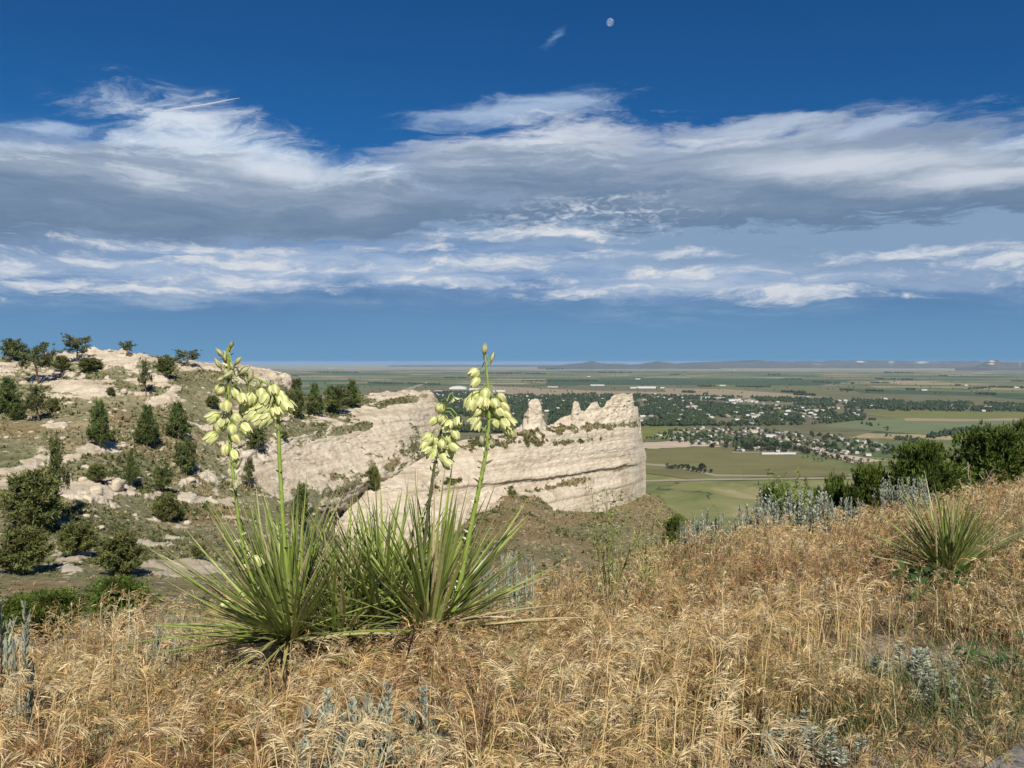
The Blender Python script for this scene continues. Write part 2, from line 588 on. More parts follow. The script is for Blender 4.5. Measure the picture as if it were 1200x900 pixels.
def field(pts, mat, wob=0.0, name='field'):
    dzk[0] += 0.06
    return flat_sheet(name, pts, dzk[0], mat, wob)


field([(560, 452), (1010, 452), (1215, 470), (1300, 492), (1100, 492), (1000, 512), (900, 545), (760, 522), (480, 520), (300, 480), (420, 452)], MF_town, 20)
field([(560, 452), (700, 458), (860, 461), (980, 466), (700, 466), (560, 462)], MF_tan, 15)
field([(640, 444), (1000, 446), (960, 452), (640, 451)], MF_dark, 10)
field([(820, 450), (1230, 459), (1230, 465), (1000, 462), (820, 457)], MF_olive, 10)
field([(780, 455), (850, 456), (960, 464), (860, 467), (780, 462)], MF_tan, 10)
field([(990, 455), (1230, 462), (1230, 466), (1010, 461)], MF_dark, 10)
field([(838, 481), (900, 479), (945, 484), (935, 489), (860, 486)], MF_green, 6)
field([(1008, 484), (1060, 482), (1240, 483), (1240, 490), (1060, 492)], MF_yellow, 6)
field([(958, 500), (1010, 491), (1235, 490), (1180, 502), (1108, 511), (1040, 506)], MF_pale, 5)
field([(1060, 490), (1150, 491), (1240, 489), (1240, 491.5), (1120, 494), (1060, 493)], MF_tan, 3)
field([(962, 524), (1004, 518), (1078, 519), (1090, 524), (1085, 532), (1066, 538), (1010, 533)], MF_green, 4)
field([(748, 500), (795, 499), (828, 511), (826, 515), (748, 515)], MF_yellow, 4)
field([(742, 528), (800, 524), (860, 523), (925, 534), (992, 551), (996, 558), (905, 559), (815, 562), (742, 552)], MF_brown, 3)
field([(742, 519), (790, 517), (838, 518), (838, 522), (780, 525), (742, 526)], MF_dirt, 5, 'bare_ground')
field([(950, 522), (962, 524), (982, 532), (1040, 540), (1000, 543), (960, 532)], MF_dirt, 3, 'bare_ground')
field([(742, 542), (790, 545), (840, 556), (905, 557), (905, 558.2), (838, 558), (788, 547), (742, 544)], MF_road, 0, 'road')
field([(742, 563), (830, 561), (1000, 559.3), (1000, 561), (830, 563), (742, 565)], MF_road, 0, 'road')
field([(858, 529.4), (1010, 529.4), (1010, 530.4), (858, 530.6)], MF_road, 0, 'road')
field([(640, 466), (1200, 480), (1200, 480.6), (640, 466.6)], MF_road, 0, 'road')
field([(455, 462), (500, 447.5), (504, 447.5), (468, 462)], MF_road, 0, 'road')


# ------------------------------------------------------------------ lofts: terrain from control curves with real distances
def loft_grid(rows, xs, subs, smx=6, smv=2):
    """rows: curves of (px, py, D); returns pixel coordinates and world points of the grid."""
    Y, D = [], []
    for r in rows:
        r = np.array(r, float)
        y = np.interp(xs, r[:, 0], r[:, 1])
        d = np.exp(np.interp(xs, r[:, 0], np.log(r[:, 2])))
        if smx:
            k = np.exp(-0.5 * (np.arange(-3 * smx, 3 * smx + 1) / smx) ** 2)
            k /= k.sum()
            d = np.convolve(np.pad(d, 3 * smx, mode='edge'), k, 'valid')
            if len(Y):
                y = np.convolve(np.pad(y, 3 * smx, mode='edge'), k, 'valid')
        Y.append(y)
        D.append(d)
    Y, D = np.array(Y), np.array(D)
    v = np.concatenate([np.linspace(i, i + 1, s, endpoint=False) for i, s in enumerate(subs)] + [[len(rows) - 1.0]])
    i0 = np.minimum(v.astype(int), len(rows) - 2)
    fr = (v - i0)[:, None]
    Yg = Y[i0] * (1 - fr) + Y[i0 + 1] * fr
    lg = np.log(D)
    Dg = np.exp(lg[i0] * (1 - fr) + lg[i0 + 1] * fr)
    if smv:
        k = np.exp(-0.5 * (np.arange(-3 * smv, 3 * smv + 1) / smv) ** 2)
        k /= k.sum()
        top = Dg[:1].copy()
        Dg = np.apply_along_axis(lambda c: np.convolve(np.pad(c, 3 * smv, mode='edge'), k, 'valid'), 0, Dg)
    Xg = np.broadcast_to(xs, Yg.shape)
    return Xg, Yg, Dg, at_np(Xg, Yg, Dg)


def grid_faces(n, m_):
    i = np.arange(n - 1)[:, None] * m_
    j = np.arange(m_ - 1)[None]
    return np.stack([i + j, i + m_ + j, i + m_ + j + 1, i + j + 1], -1).reshape(-1, 4)


def grid_normals(W):
    du = np.gradient(W, axis=1)
    dv = np.gradient(W, axis=0)
    return norm(np.cross(dv, du))


def blobs(X, Y, lst):
    o = np.full(X.shape, -1.0)
    for (cx, cy, rx, ry, ang, k) in lst:
        a = R(ang)
        dx, dy = X - cx, Y - cy
        u = (dx * math.cos(a) + dy * math.sin(a)) / rx
        v = (-dx * math.sin(a) + dy * math.cos(a)) / ry
        o = np.maximum(o, k * (1 - np.sqrt(u * u + v * v)))
    return o


def mat_terrain():
    """Soil and dry grass with pale siltstone where the mesh says rock."""
    m, t, b, o = principled('hillside', 0.95, 0.1)
    pos = t.n('ShaderNodeNewGeometry').outputs['Position']
    at_ = t.n('ShaderNodeAttribute', attribute_name='rock').outputs['Fac']
    brown = t.n('ShaderNodeAttribute', attribute_name='bare').outputs['Fac']
    n1 = t.noise(pos, 0.12, 8, 0.62).outputs[0]
    n2 = t.noise(pos, 1.1, 6, 0.68).outputs[0]
    n3 = t.noise(pos, 3.2, 4, 0.6).outputs[0]
    grass = t.ramp(n1, [(0.3, (0.095, 0.102, 0.050)), (0.45, (0.145, 0.143, 0.080)), (0.58, (0.19, 0.172, 0.103)), (0.72, (0.26, 0.20, 0.125))])
    grass = t.mix(1.0, grass, t.ramp(n2, [(0.3, (0.5,) * 3), (0.5, (1.0,) * 3), (0.72, (1.55, 1.5, 1.4))]), 'MULTIPLY')
    earth = t.ramp(n2, [(0.25, (0.09, 0.07, 0.035)), (0.5, (0.185, 0.132, 0.068)), (0.7, (0.27, 0.185, 0.10))])
    soil = t.mix(brown, grass, earth)
    # loose pale stones
    vor = t.n('ShaderNodeTexVoronoi', {'Vector': pos, 'Scale': 0.75, 'Randomness': 1.0})
    stone = t.m('MULTIPLY', t.smooth(vor.outputs['Distance'], 0.34, 0.22), t.smooth(t.n('ShaderNodeSeparateColor', {0: vor.outputs['Color']}).outputs[0], 0.68, 0.72))
    sp = t.n('ShaderNodeSeparateXYZ', {0: pos})
    strat = t.noise(t.vec(t.m('MULTIPLY', sp.outputs[0], 0.03), t.m('MULTIPLY', sp.outputs[1], 0.03), t.m('MULTIPLY', sp.outputs[2], 0.9)), 1.0, 5, 0.6).outputs[0]
    rn = t.noise(pos, 0.5, 8, 0.62).outputs[0]
    rock = t.ramp(rn, [(0.25, (0.33, 0.285, 0.225)), (0.5, (0.445, 0.395, 0.315)), (0.75, (0.52, 0.47, 0.39))])
    wv = t.n('ShaderNodeVectorMath', {0: t.n('ShaderNodeMapping', {0: pos, 3: (0.11, 0.11, 0.42)}).outputs[0], 1: t.n('ShaderNodeVectorMath', {0: t.noise(pos, 0.35, 5, 0.6).outputs['Color'], 1: (0.9, 0.9, 0.9)}, operation='MULTIPLY').outputs[0]}, operation='ADD').outputs[0]
    ck = t.n('ShaderNodeTexVoronoi', {'Vector': wv, 'Scale': 1.0, 'Randomness': 1.0}, feature='DISTANCE_TO_EDGE').outputs['Distance']
    crack = t.m('MAXIMUM', t.smooth(ck, 0.0, 0.035), t.smooth(t.noise(pos, 0.16, 5, 0.6).outputs[0], 0.36, 0.46))
    thin = t.noise(t.vec(t.m('MULTIPLY', sp.outputs[0], 0.05), t.m('MULTIPLY', sp.outputs[1], 0.05), t.m('MULTIPLY', t.m('ADD', sp.outputs[2], t.m('MULTIPLY', n1, 1.5)), 3.2)), 1.0, 4, 0.6).outputs[0]
    rock = t.mix(1.0, rock, t.ramp(thin, [(0.34, (0.86, 0.83, 0.78)), (0.5, (1.0, 1.0, 1.0)), (0.68, (1.06, 1.05, 1.04))]), 'MULTIPLY')
    stain = t.noise(t.n('ShaderNodeMapping', {0: pos, 3: (0.09, 0.09, 0.03)}).outputs[0], 1.0, 5, 0.6).outputs[0]
    rock = t.mix(1.0, rock, t.ramp(stain, [(0.3, (0.80, 0.76, 0.70)), (0.5, (1.0, 0.99, 0.98)), (0.7, (1.05, 1.04, 1.03))]), 'MULTIPLY')
    rock = t.mix(crack, (0.20, 0.165, 0.125), rock)
    rock = t.mix(1.0, rock, t.ramp(strat, [(0.3, (0.84, 0.8, 0.74)), (0.55, (1.0, 1.0, 1.0)), (0.7, (1.07, 1.06, 1.05))]), 'MULTIPLY')
    rk = t.smooth(t.m('ADD', at_, t.m('ADD', t.m('MULTIPLY', t.m('SUBTRACT', n2, 0.5), 0.7), t.m('MULTIPLY', t.m('SUBTRACT', n3, 0.5), 0.35))), 0.42, 0.58)
    rk = t.m('MAXIMUM', rk, stone)
    t.put(b.inputs['Base Color'], t.mix(rk, soil, rock))
    bp = t.n('ShaderNodeBump', {'Strength': 0.8, 'Distance': 0.18, 'Height': t.m('ADD', t.m('ADD', t.m('MULTIPLY', rn, 0.8), t.m('MULTIPLY', crack, 0.8)), t.m('ADD', t.m('MULTIPLY', n3, 0.3), t.m('MULTIPLY', thin, 0.7)))})
    t.put(b.inputs['Normal'], bp.outputs[0])
    return m


M_terrain = mat_terrain()
SURF = []                        # displaced lofts: (px, py, D, points, rock) for setting trees and tufts on


def back_rows(W, drops):
    """Rows behind the skyline: further away and lower, so the hill has a far side."""
    out = []
    for (f, dz) in drops:
        B = W[0].copy()
        B[:, :2] *= f
        B[:, 2] -= dz
        out.append(B)
    return np.array(out)


def finish_loft(name, W, rock, bare, X, Y, D, drops, kind='structure', register=True):
    N = len(drops)
    Wb = back_rows(W, drops)
    A = np.concatenate([Wb, W], 0)
    rk = np.concatenate([np.repeat(rock[:1], N, 0), rock], 0)
    br = np.concatenate([np.repeat(bare[:1], N, 0), bare], 0)
    me = new_mesh(name, A.reshape(-1, 3), grid_faces(*A.shape[:2]), M_terrain, smooth=True, attrs={'rock': rk, 'bare': br})
    o = tag(link(name, me), kind=kind)
    if register:
        px, py = to_px(W)
        SURF.append((px, py, W[..., 1], W, rock, grid_normals(W), bare))
    return o


# left hill with its cap rock and the light rock face falling to the bench on the right
def build_hill():
    xs = np.arange(-170, 530, 0.9)
    H1 = [(-170, 420, 192), (-60, 419, 185), (0, 418, 180), (40, 418, 179), (60, 415, 178), (100, 412, 176), (130, 412, 175), (175, 416, 177), (200, 420, 180), (240, 427, 183), (285, 430, 187), (300, 433, 190), (325, 436, 191), (338, 440, 192), (344, 449, 193), (350, 459, 198), (365, 467, 210), (400, 467, 224), (430, 463, 232), (450, 461, 238), (470, 459, 240), (490, 457, 243), (506, 459, 246), (512, 470, 247), (516, 492, 248), (530, 512, 248)]
    H2 = [(-170, 445, 160), (0, 442, 156), (60, 449, 151), (130, 450, 150), (200, 447, 156), (300, 447, 176), (338, 452, 187), (350, 466, 194), (365, 477, 200), (420, 474, 218), (490, 465, 236), (512, 480, 243), (530, 515, 246)]
    H3 = [(-170, 520, 116), (0, 520, 114), (100, 520, 118), (200, 520, 133), (300, 517, 156), (350, 502, 172), (420, 495, 196), (490, 480, 226), (515, 505, 238), (530, 518, 243)]
    H4 = [(-170, 575, 92), (0, 575, 90), (100, 572, 98), (200, 562, 122), (300, 548, 149), (350, 535, 166), (420, 520, 190), (470, 508, 208), (515, 514, 232), (530, 522, 240)]
    H5 = [(-170, 640, 72), (0, 638, 71), (100, 632, 79), (200, 618, 98), (270, 588, 126), (300, 578, 138), (350, 582, 151), (400, 575, 168), (430, 562, 179), (470, 548, 195), (500, 535, 215), (530, 525, 236)]
    H6 = [(-170, 680, 56), (0, 668, 59), (100, 667, 60), (200, 664, 67), (300, 640, 88), (340, 640, 100), (370, 632, 140), (400, 612, 178), (430, 592, 190), (480, 575, 205), (530, 560, 235)]
    H7 = [(-170, 770, 27), (0, 765, 27), (200, 750, 30), (300, 735, 37), (340, 732, 48), (370, 722, 92), (400, 700, 150), (430, 690, 172), (530, 660, 200)]
    X, Y, D, W = loft_grid([H1, H2, H3, H4, H5, H6, H7], xs, [44, 80, 62, 70, 46, 70], smx=8, smv=5)
    Nn = grid_normals(W)
    rb = [(20, 434, 40, 8, 0, 0.9), (88, 455, 48, 19, -5, 1.0), (60, 445, 30, 12, 0, 0.8), (130, 421, 80, 12, 3, 1.3), (165, 440, 34, 14, 20, 0.9), (230, 431, 60, 7, 6, 1.1), (300, 440, 58, 14, 6, 1.7), (190, 470, 40, 6, 5, 0.6),
          (100, 531, 70, 6, -20, 0.9), (160, 512, 22, 6, -25, 0.9), (88, 576, 46, 13, 4, 1.0), (135, 571, 22, 14, 0, 1.5), (165, 561, 30, 8, 0, 0.9), (225, 586, 45, 5, 3, 0.8), (182, 611, 24, 5, 3, 0.9), (75, 645, 34, 12, 15, 1.0), (78, 665, 18, 9, 0, 1.2),
          (205, 664, 50, 14, 0, 1.5), (8, 565, 30, 14, -20, 1.0), (30, 552, 30, 8, -25, 0.8), (242, 560, 40, 9, -5, 0.7), (262, 497, 46, 12, -8, 0.6), (70, 500, 30, 6, 0, 0.4), (60, 611, 40, 6, 20, 0.7), (150, 640, 40, 8, 10, 0.55),
          (320, 545, 70, 34, -4, 1.8), (390, 532, 66, 42, -18, 2.0), (450, 500, 62, 40, -35, 2.2), (494, 480, 34, 30, -40, 2.2), (360, 565, 60, 20, -4, 1.6), (285, 560, 32, 16, 0, 0.9), (330, 492, 40, 7, -10, 0.7), (375, 497, 44, 7, -12, 0.7), (415, 486, 40, 6, -14, 0.6), (505, 505, 24, 30, 0, 1.5), (448, 556, 60, 14, -32, 1.5), (400, 585, 50, 10, -20, 1.0), (275, 520, 40, 5, -5, 0.6)]
    m = blobs(X, Y, rb)
    n1 = fbm(W * np.array([1, 1, 2.2]), 7.0, 5, 0.6, 3)
    n2 = fbm(W, 2.2, 4, 0.6, 9)
    n0 = fbm(W * np.array([1, 1, 3.0]), 3.2, 5, 0.62, 14)
    rock = sstep(-0.18, 0.55, m + (n1 - 0.5) * 2.0 + (n0 - 0.5) * 3.0 - 0.06)
    rock = np.maximum(rock * sstep(-1.3, -0.4, m), sstep(0.66, 0.74, n0) * (Y < 660) * 0.9)
    # green strips lying on the upper part of the light face
    veg = blobs(X, Y, [(350, 482, 60, 6, -8, 0.9), (345, 505, 50, 6, -8, 0.8), (410, 503, 44, 6, -14, 0.8), (470, 470, 36, 5, -10, 0.9), (462, 544, 16, 5, -35, 0.5), (400, 474, 40, 5, -4, 0.9), (225, 440, 60, 5, 4, 0.4)])
    rock *= 1 - sstep(-0.25, 0.35, veg + (n1 - 0.5) * 1.6)
    bare = np.clip(blobs(X, Y, [(255, 605, 60, 14, 0, 1.2), (20, 505, 50, 14, 0, 1.0), (140, 490, 30, 14, 20, 0.8), (40, 690, 90, 12, 0, 1.1), (225, 690, 80, 10, 0, 0.5), (465, 540, 24, 12, -20, 1.0)]) + (n1 - 0.5) * 1.2, 0, 1)
    n4 = fbm(W * np.array([1, 1, 3.0]), 1.0, 3, 0.6, 13)
    rid = fbm(W * np.array([1, 1, 2.6]), 4.5, 5, 0.55, 21, ridged=True)
    face = sstep(-0.1, 0.5, blobs(X, Y, [(400, 530, 130, 60, -20, 1.0), (490, 480, 50, 40, -30, 1.0)]))
    d = rock * (0.18 + (rid - 0.55) * (1.1 - 0.85 * face)) + (n2 - 0.5) * 0.45 + (n4 - 0.5) * rock * (0.4 - 0.15 * face)
    # horizontal ledges in the rock
    zl = W[..., 2] / 1.9 + (n1 - 0.5) * 1.6
    d = d + rock * (0.45 - 0.25 * face) * (sstep(0.0, 0.3, zl % 1.0) - zl % 1.0)
    d *= np.clip(D / 120.0, 0.25, 1.3)
    W2 = W + Nn * d[..., None]
    px, py = to_px(W2)
    finish_loft('hill', W2, rock, bare, X, Y, D, [(3.0, 215), (1.5, 120), (1.22, 42), (1.06, 4)])


build_hill()


# the ridge that runs out to the right and ends in a prow, with three pinnacles on its crest
def build_cliff():
    xs = np.arange(372, 757.01, 0.75)
    K1 = [(372, 622, 170), (385, 610, 173), (400, 598, 177), (430, 572, 184), (450, 560, 190), (470, 551, 196), (500, 534, 206), (520, 522, 212), (541, 516, 217), (570, 511, 221), (600, 504, 227), (609, 500, 229), (612, 496, 230), (614, 486, 230), (618, 479, 231), (620, 470, 231), (624, 468, 231), (631, 469, 232), (633, 472, 232), (634, 484, 233), (637, 493, 234),
          (641, 500, 235), (648, 497, 236), (658, 489, 239), (668, 485, 242), (670, 481, 243), (671, 473, 243), (674, 468, 244), (677, 470, 245), (681, 480, 246), (685, 481, 247), (689, 477, 249), (693, 471, 250), (699, 471, 252), (704, 478, 254), (708, 476, 255), (711, 471, 256), (715, 470, 258), (717, 465, 259), (722, 462, 261), (728, 460, 263), (741, 460, 267), (742, 464, 268), (742.5, 476, 268), (748, 478, 271), (750, 486, 273), (750.5, 498, 274), (749, 512, 274), (757, 540, 280)]
    K1.sort()
    K2 = [(372, 625, 167), (400, 604, 173), (430, 580, 180), (470, 560, 191), (500, 545, 200), (541, 526, 209), (575, 519, 214), (605, 514, 219), (640, 510, 227), (700, 503, 246), (740, 500, 263), (751, 504, 271), (757, 545, 278)]
    K3 = [(372, 632, 163), (430, 595, 175), (500, 568, 192), (541, 553, 201), (605, 542, 216), (700, 527, 244), (745, 520, 262), (752, 525, 271), (757, 552, 276)]
    K4 = [(372, 640, 160), (430, 615, 170), (500, 595, 186), (541, 582, 196), (605, 569, 214), (650, 562, 227), (700, 550, 243), (745, 538, 261), (752, 540, 270), (757, 560, 275)]
    K5 = [(372, 700, 146), (430, 672, 156), (500, 642, 172), (560, 610, 192), (610, 590, 210), (650, 600, 218), (700, 608, 236), (735, 601, 255), (757, 588, 273)]
    jx = np.arange(372, 758, 0.6)
    jy = np.interp(jx, [p[0] for p in K1], [p[1] for p in K1]) + (fbm(np.stack([jx, jx * 0, jx * 0], -1), 7.0, 4, 0.65, 19) - 0.5) * 7.0 * sstep(540, 610, jx)
    jd = np.interp(jx, [p[0] for p in K1], [p[2] for p in K1])
    K1 = list(zip(jx, jy, jd))
    X, Y, D, W = loft_grid([K1, K2, K3, K4, K5], xs, [46, 60, 60, 66], smx=9, smv=0)
    # the prow: the wall turns away and runs back on the far side
    turn = sstep(735, 757, X)
    W = at_np(X, Y, D * (1 + 0.008 * turn ** 2))
    Nn = grid_normals(W)
    n1 = fbm(W, 9.0, 5, 0.55, 5)
    n2 = fbm(W, 2.4, 5, 0.6, 6)
    z = W[..., 2]
    rock = np.clip(1.0 - 1.1 * sstep(-0.2, 0.45, blobs(X, Y, [(690, 501, 70, 4.5, -4, 0.62), (610, 511, 46, 6, -10, 0.45), (575, 520, 40, 5, -8, 0.5), (735, 498, 20, 3, 0, 0.6), (620, 515, 22, 6, 0, 0.4), (675, 517, 30, 3, -6, 0.5), (655, 569, 36, 4, -12, 0.55), (612, 583, 30, 6, 20, 0.5), (525, 565, 16, 6, -20, 0.5), (570, 604, 30, 6, -14, 0.5), (728, 548, 10, 2.5, -20, 0.7), (450, 668, 60, 7, -16, 0.6)]) + (n2 - 0.5) * 1.8), 0, 1)
    bare = np.clip((n1 - 0.3) * 1.5, 0, 1)
    bare = np.where(blobs(X, Y, [(680, 505, 90, 14, -5, 1.0), (610, 512, 50, 10, -8, 1)]) > 0, bare * 0.3, bare)
    # bedding: steps that follow the height, each bed weathering back differently
    zz = z + (n1 - 0.5) * 1.6 + 0.012 * (X - 700)
    bed = vnoise(np.stack([zz / 2.3, 0 * zz, 0 * zz], -1), 3) * 1.2 + vnoise(np.stack([zz / 0.8, 0 * zz + 5, 0 * zz], -1), 4) * 0.4
    rid = fbm(W * np.array([1, 1, 0.55]), 7.0, 5, 0.55, 31, ridged=True)
    ledge = sstep(-34.6, -34.1, zz) * (1 - sstep(-33.6, -31.5, zz)) * 1.5 - sstep(-36.5, -35.2, zz) * (1 - sstep(-35.0, -34.6, zz)) * 0.45
    ledge2 = sstep(-41.0, -40.6, zz) * (1 - sstep(-40.2, -38.5, zz)) * 0.8
    d = (bed - 0.8) * 0.28 + (rid - 0.55) * 0.4 + (n2 - 0.5) * 0.35 + (fbm(W * np.array([1, 1, 1.8]), 1.3, 4, 0.65, 35) - 0.5) * 2.6 * sstep(500, 488, Y) * (X > 600) + (fbm(W * np.array([1, 1, 2.0]), 1.1, 3, 0.6, 33) - 0.5) * 0.5 + ledge * 0.55 + ledge2 * 0.4
    d *= (rock * 0.8 + 0.2) * (1 - 0.75 * sstep(728, 752, X))
    edge = np.minimum(sstep(0, 14, np.arange(W.shape[0]))[:, None] + 0.35, 1)
    W2 = W + Nn * (d * edge)[..., None]
    # carry the wall round the prow to its far side
    last = W2[:, -1:]
    far = []
    for f, sx, sz in ((1.02, -0.2, 0), (1.05, -1.5, 0), (1.10, -6, 0), (1.16, -14, 0), (1.25, -30, 0)):
        q = last.copy()
        q[..., 1] *= f
        q[..., 0] = q[..., 0] * f + sx
        q[..., 2] = q[..., 2] * f
        far.append(q)
    W3 = np.concatenate([W2] + far, 1)
    rk = np.concatenate([rock] + [rock[:, -1:]] * 5, 1)
    br = np.concatenate([bare] + [bare[:, -1:]] * 5, 1)
    o = finish_loft('cliff', W3, rk, br, None, None, None, [(1.10, 60), (1.045, 24), (1.02, 4)], register=False)
    px, py = to_px(W2)
    SURF.append((px, py, W2[..., 1], W2, rock, Nn, bare))


build_cliff()


# brown slope under the ridge
def build_slope():
    xs = np.arange(360, 905, 1.3)
    S1 = [(360, 705, 165), (430, 668, 168), (500, 638, 182), (560, 600, 198), (590, 577, 214), (610, 572, 222), (630, 578, 225), (660, 592, 232), (700, 595, 245), (735, 586, 264), (757, 577, 282), (775, 588, 276), (792, 599, 266), (815, 616, 240), (850, 650, 200), (905, 700, 160)]
    S2 = [(360, 718, 126), (430, 690, 134), (500, 660, 150), (560, 615, 168), (610, 592, 195), (660, 610, 200), (700, 612, 212), (757, 600, 240), (792, 610, 235), (815, 626, 215), (850, 665, 180), (905, 715, 140)]
    S3 = [(360, 735, 84), (500, 692, 100), (560, 645, 115), (610, 630, 134), (700, 640, 150), (757, 640, 165), (800, 650, 165), (850, 690, 140), (905, 740, 110)]
    S4 = [(360, 790, 50), (430, 775, 50), (500, 760, 46), (700, 730, 48), (905, 800, 60)]
    X, Y, D, W = loft_grid([S1, S2, S3, S4], xs, [40, 60, 60], smx=7, smv=4)
    Nn = grid_normals(W)
    n1 = fbm(W, 14.0, 5, 0.55, 41)
    n2 = fbm(W, 2.5, 4, 0.6, 42)
    rid = fbm(W * np.array([1.6, 0.5, 0.5]), 12.0, 4, 0.5, 43, ridged=True)
    rock = sstep(0.1, 0.6, blobs(X, Y, [(612, 578, 14, 5, 0, 0.8), (570, 596, 30, 5, -25, 0.7)]) + (n2 - 0.5))
    bare = np.clip(0.75 + (n1 - 0.5) * 2.2 - 0.55 * sstep(0, 0.6, blobs(X, Y, [(700, 625, 60, 16, 0, 1), (760, 640, 60, 20, 0, 1), (660, 640, 40, 20, 0, 0.8)])), 0, 1)
    d = (n1 - 0.5) * 2.2 + (n2 - 0.5) * 0.8 - (rid > 0.85) * 0.4
    d *= np.clip(D / 200.0, 0.2, 1)
    W2 = W + Nn * d[..., None]
    finish_loft('slope', W2, rock, bare, X, Y, D, [(1.5, 175), (1.2, 60), (1.05, 12)])


build_slope()


# ------------------------------------------------------------------ the ground the camera stands on
T_C = [-2.2, -0.66, -0.44, 0.04, 0.22, 0.44, 0.66, 1.6]
D_C = [4.0, 4.5, 4.9, 6.2, 7.4, 9.0, 10.5, 13.0]
Z_C = [-1.86, -1.97, -1.92, -2.02, -2.07, -2.05, -1.90, -1.85]
FALL = [0.34, 0.34, 0.345, 0.40, 0.46, 0.5, 0.42, 0.36]


def ground_z(x, y):
    x, y = np.asarray(x, float), np.asarray(y, float)
    yy = np.maximum(y, 0.4)
    t = np.clip(x / yy, -2.2, 1.6)
    d = np.interp(t, T_C, D_C)
    zc = np.interp(t, T_C, Z_C)
    fl = np.interp(t, T_C, FALL)
    s = np.clip(yy / d, 0, 1)
    z = -1.24 + (zc + 1.24) * s ** 1.25
    over = np.maximum(yy - d, 0)
    z = z - fl * over + 0.12 * fl * (1 - np.exp(-over * 1.4)) - 0.0 * over
    P = np.stack([x, y, np.zeros_like(x)], -1)
    return z + (fbm(P, 1.3, 3, 0.5, 51) - 0.5) * 0.10 * np.clip(y / 3, 0.3, 1)


def mat_ground():
    m, t, b, o = principled('grassy_soil', 0.95, 0.1)
    pos = t.n('ShaderNodeNewGeometry').outputs['Position']
    n1 = t.noise(pos, 1.1, 6, 0.6).outputs[0]
    n2 = t.noise(pos, 22.0, 6, 0.7).outputs[0]
    c = t.ramp(n1, [(0.3, (0.065, 0.05, 0.032)), (0.5, (0.11, 0.082, 0.052)), (0.7, (0.19, 0.145, 0.10))])
    c = t.mix(1.0, c, t.ramp(n2, [(0.3, (0.55,) * 3), (0.7, (1.35,) * 3)]), 'MULTIPLY')
    bare = t.n('ShaderNodeAttribute', attribute_name='bare').outputs['Fac']
    sand = t.ramp(n2, [(0.3, (0.30, 0.22, 0.16)), (0.6, (0.46, 0.36, 0.27)), (0.8, (0.56, 0.45, 0.35))])
    t.put(b.inputs['Base Color'], t.mix(bare, c, sand))
    t.put(b.inputs['Normal'], t.n('ShaderNodeBump', {'Strength': 0.8, 'Distance': 0.02, 'Height': n2}).outputs[0])
    return m


def near_at(px, py):
    """Where the sight line through a pixel meets the near ground."""
    r = ray(px, py)
    for D in np.linspace(1.2, 14, 1200):
        p = r * D
        if p.z <= float(ground_z(p.x, p.y)):
            return Vector((p.x, p.y, float(ground_z(p.x, p.y))))
    return r * 14


BARE_C = [(near_at(1080, 785), 0.62, 0.42), (near_at(1160, 790), 0.45, 0.4), (near_at(1000, 885), 0.3, 0.15), (near_at(1140, 850), 0.3, 0.25)]


def bare_near(x, y):
    o = np.zeros_like(np.asarray(x, float))
    for c, rx, ry in BARE_C:
        o = np.maximum(o, 1 - np.sqrt(((x - c.x) / rx) ** 2 + ((y - c.y) / ry) ** 2))
    P = np.stack([x, y, np.zeros_like(x)], -1)
    return sstep(-0.1, 0.45, o + (fbm(P, 0.3, 4, 0.6, 61) - 0.5) * 1.2)


def build_ground():
    xs = np.concatenate([np.linspace(-40, -6, 30, endpoint=False), np.linspace(-6, 9, 260), np.linspace(9.3, 45, 40)])
    ys = np.concatenate([np.linspace(-6, 1, 12, endpoint=False), np.linspace(1, 13, 210), np.linspace(13.3, 34, 40)])
    yg, xg = np.meshgrid(ys, xs, indexing='ij')
    V = np.stack([xg, yg, ground_z(xg, yg)], -1)
    me = new_mesh('ground', V.reshape(-1, 3), grid_faces(*xg.shape)[:, ::-1], mat_ground(), smooth=True, attrs={'bare': bare_near(xg, yg)})
    tag(link('ground', me), kind='structure')


build_ground()

# paved path in the bottom right corner
PA = near_at(1150, 905)
PB = near_at(1205, 862)


def build_path():
    d = (PB - PA)
    d.z = 0
    d.normalize()
    nrm = Vector((d.y, -d.x, 0))
    acc = []
    n, k = 60, 8
    for i in range(n):
        s = -3 + 7 * i / (n - 1)
        for j in range(k):
            w = 1.6 * j / (k - 1)
            p = PA + d * s + nrm * (w + (random.uniform(-0.012, 0.012) if j == 0 else 0))
            z = float(ground_z(p.x, p.y)) + (0.035 if j else 0.0)
            acc.append((p.x, p.y, z + 0.004))
    m = noise_material('worn_asphalt', [(0.3, (0.16, 0.15, 0.14)), (0.55, (0.24, 0.23, 0.215)), (0.75, (0.33, 0.31, 0.29))], 60.0, bump=0.004, bscale=160.0)
    tag(link('path', new_mesh('path', np.array(acc), grid_faces(n, k), m)), kind='structure')


build_path()


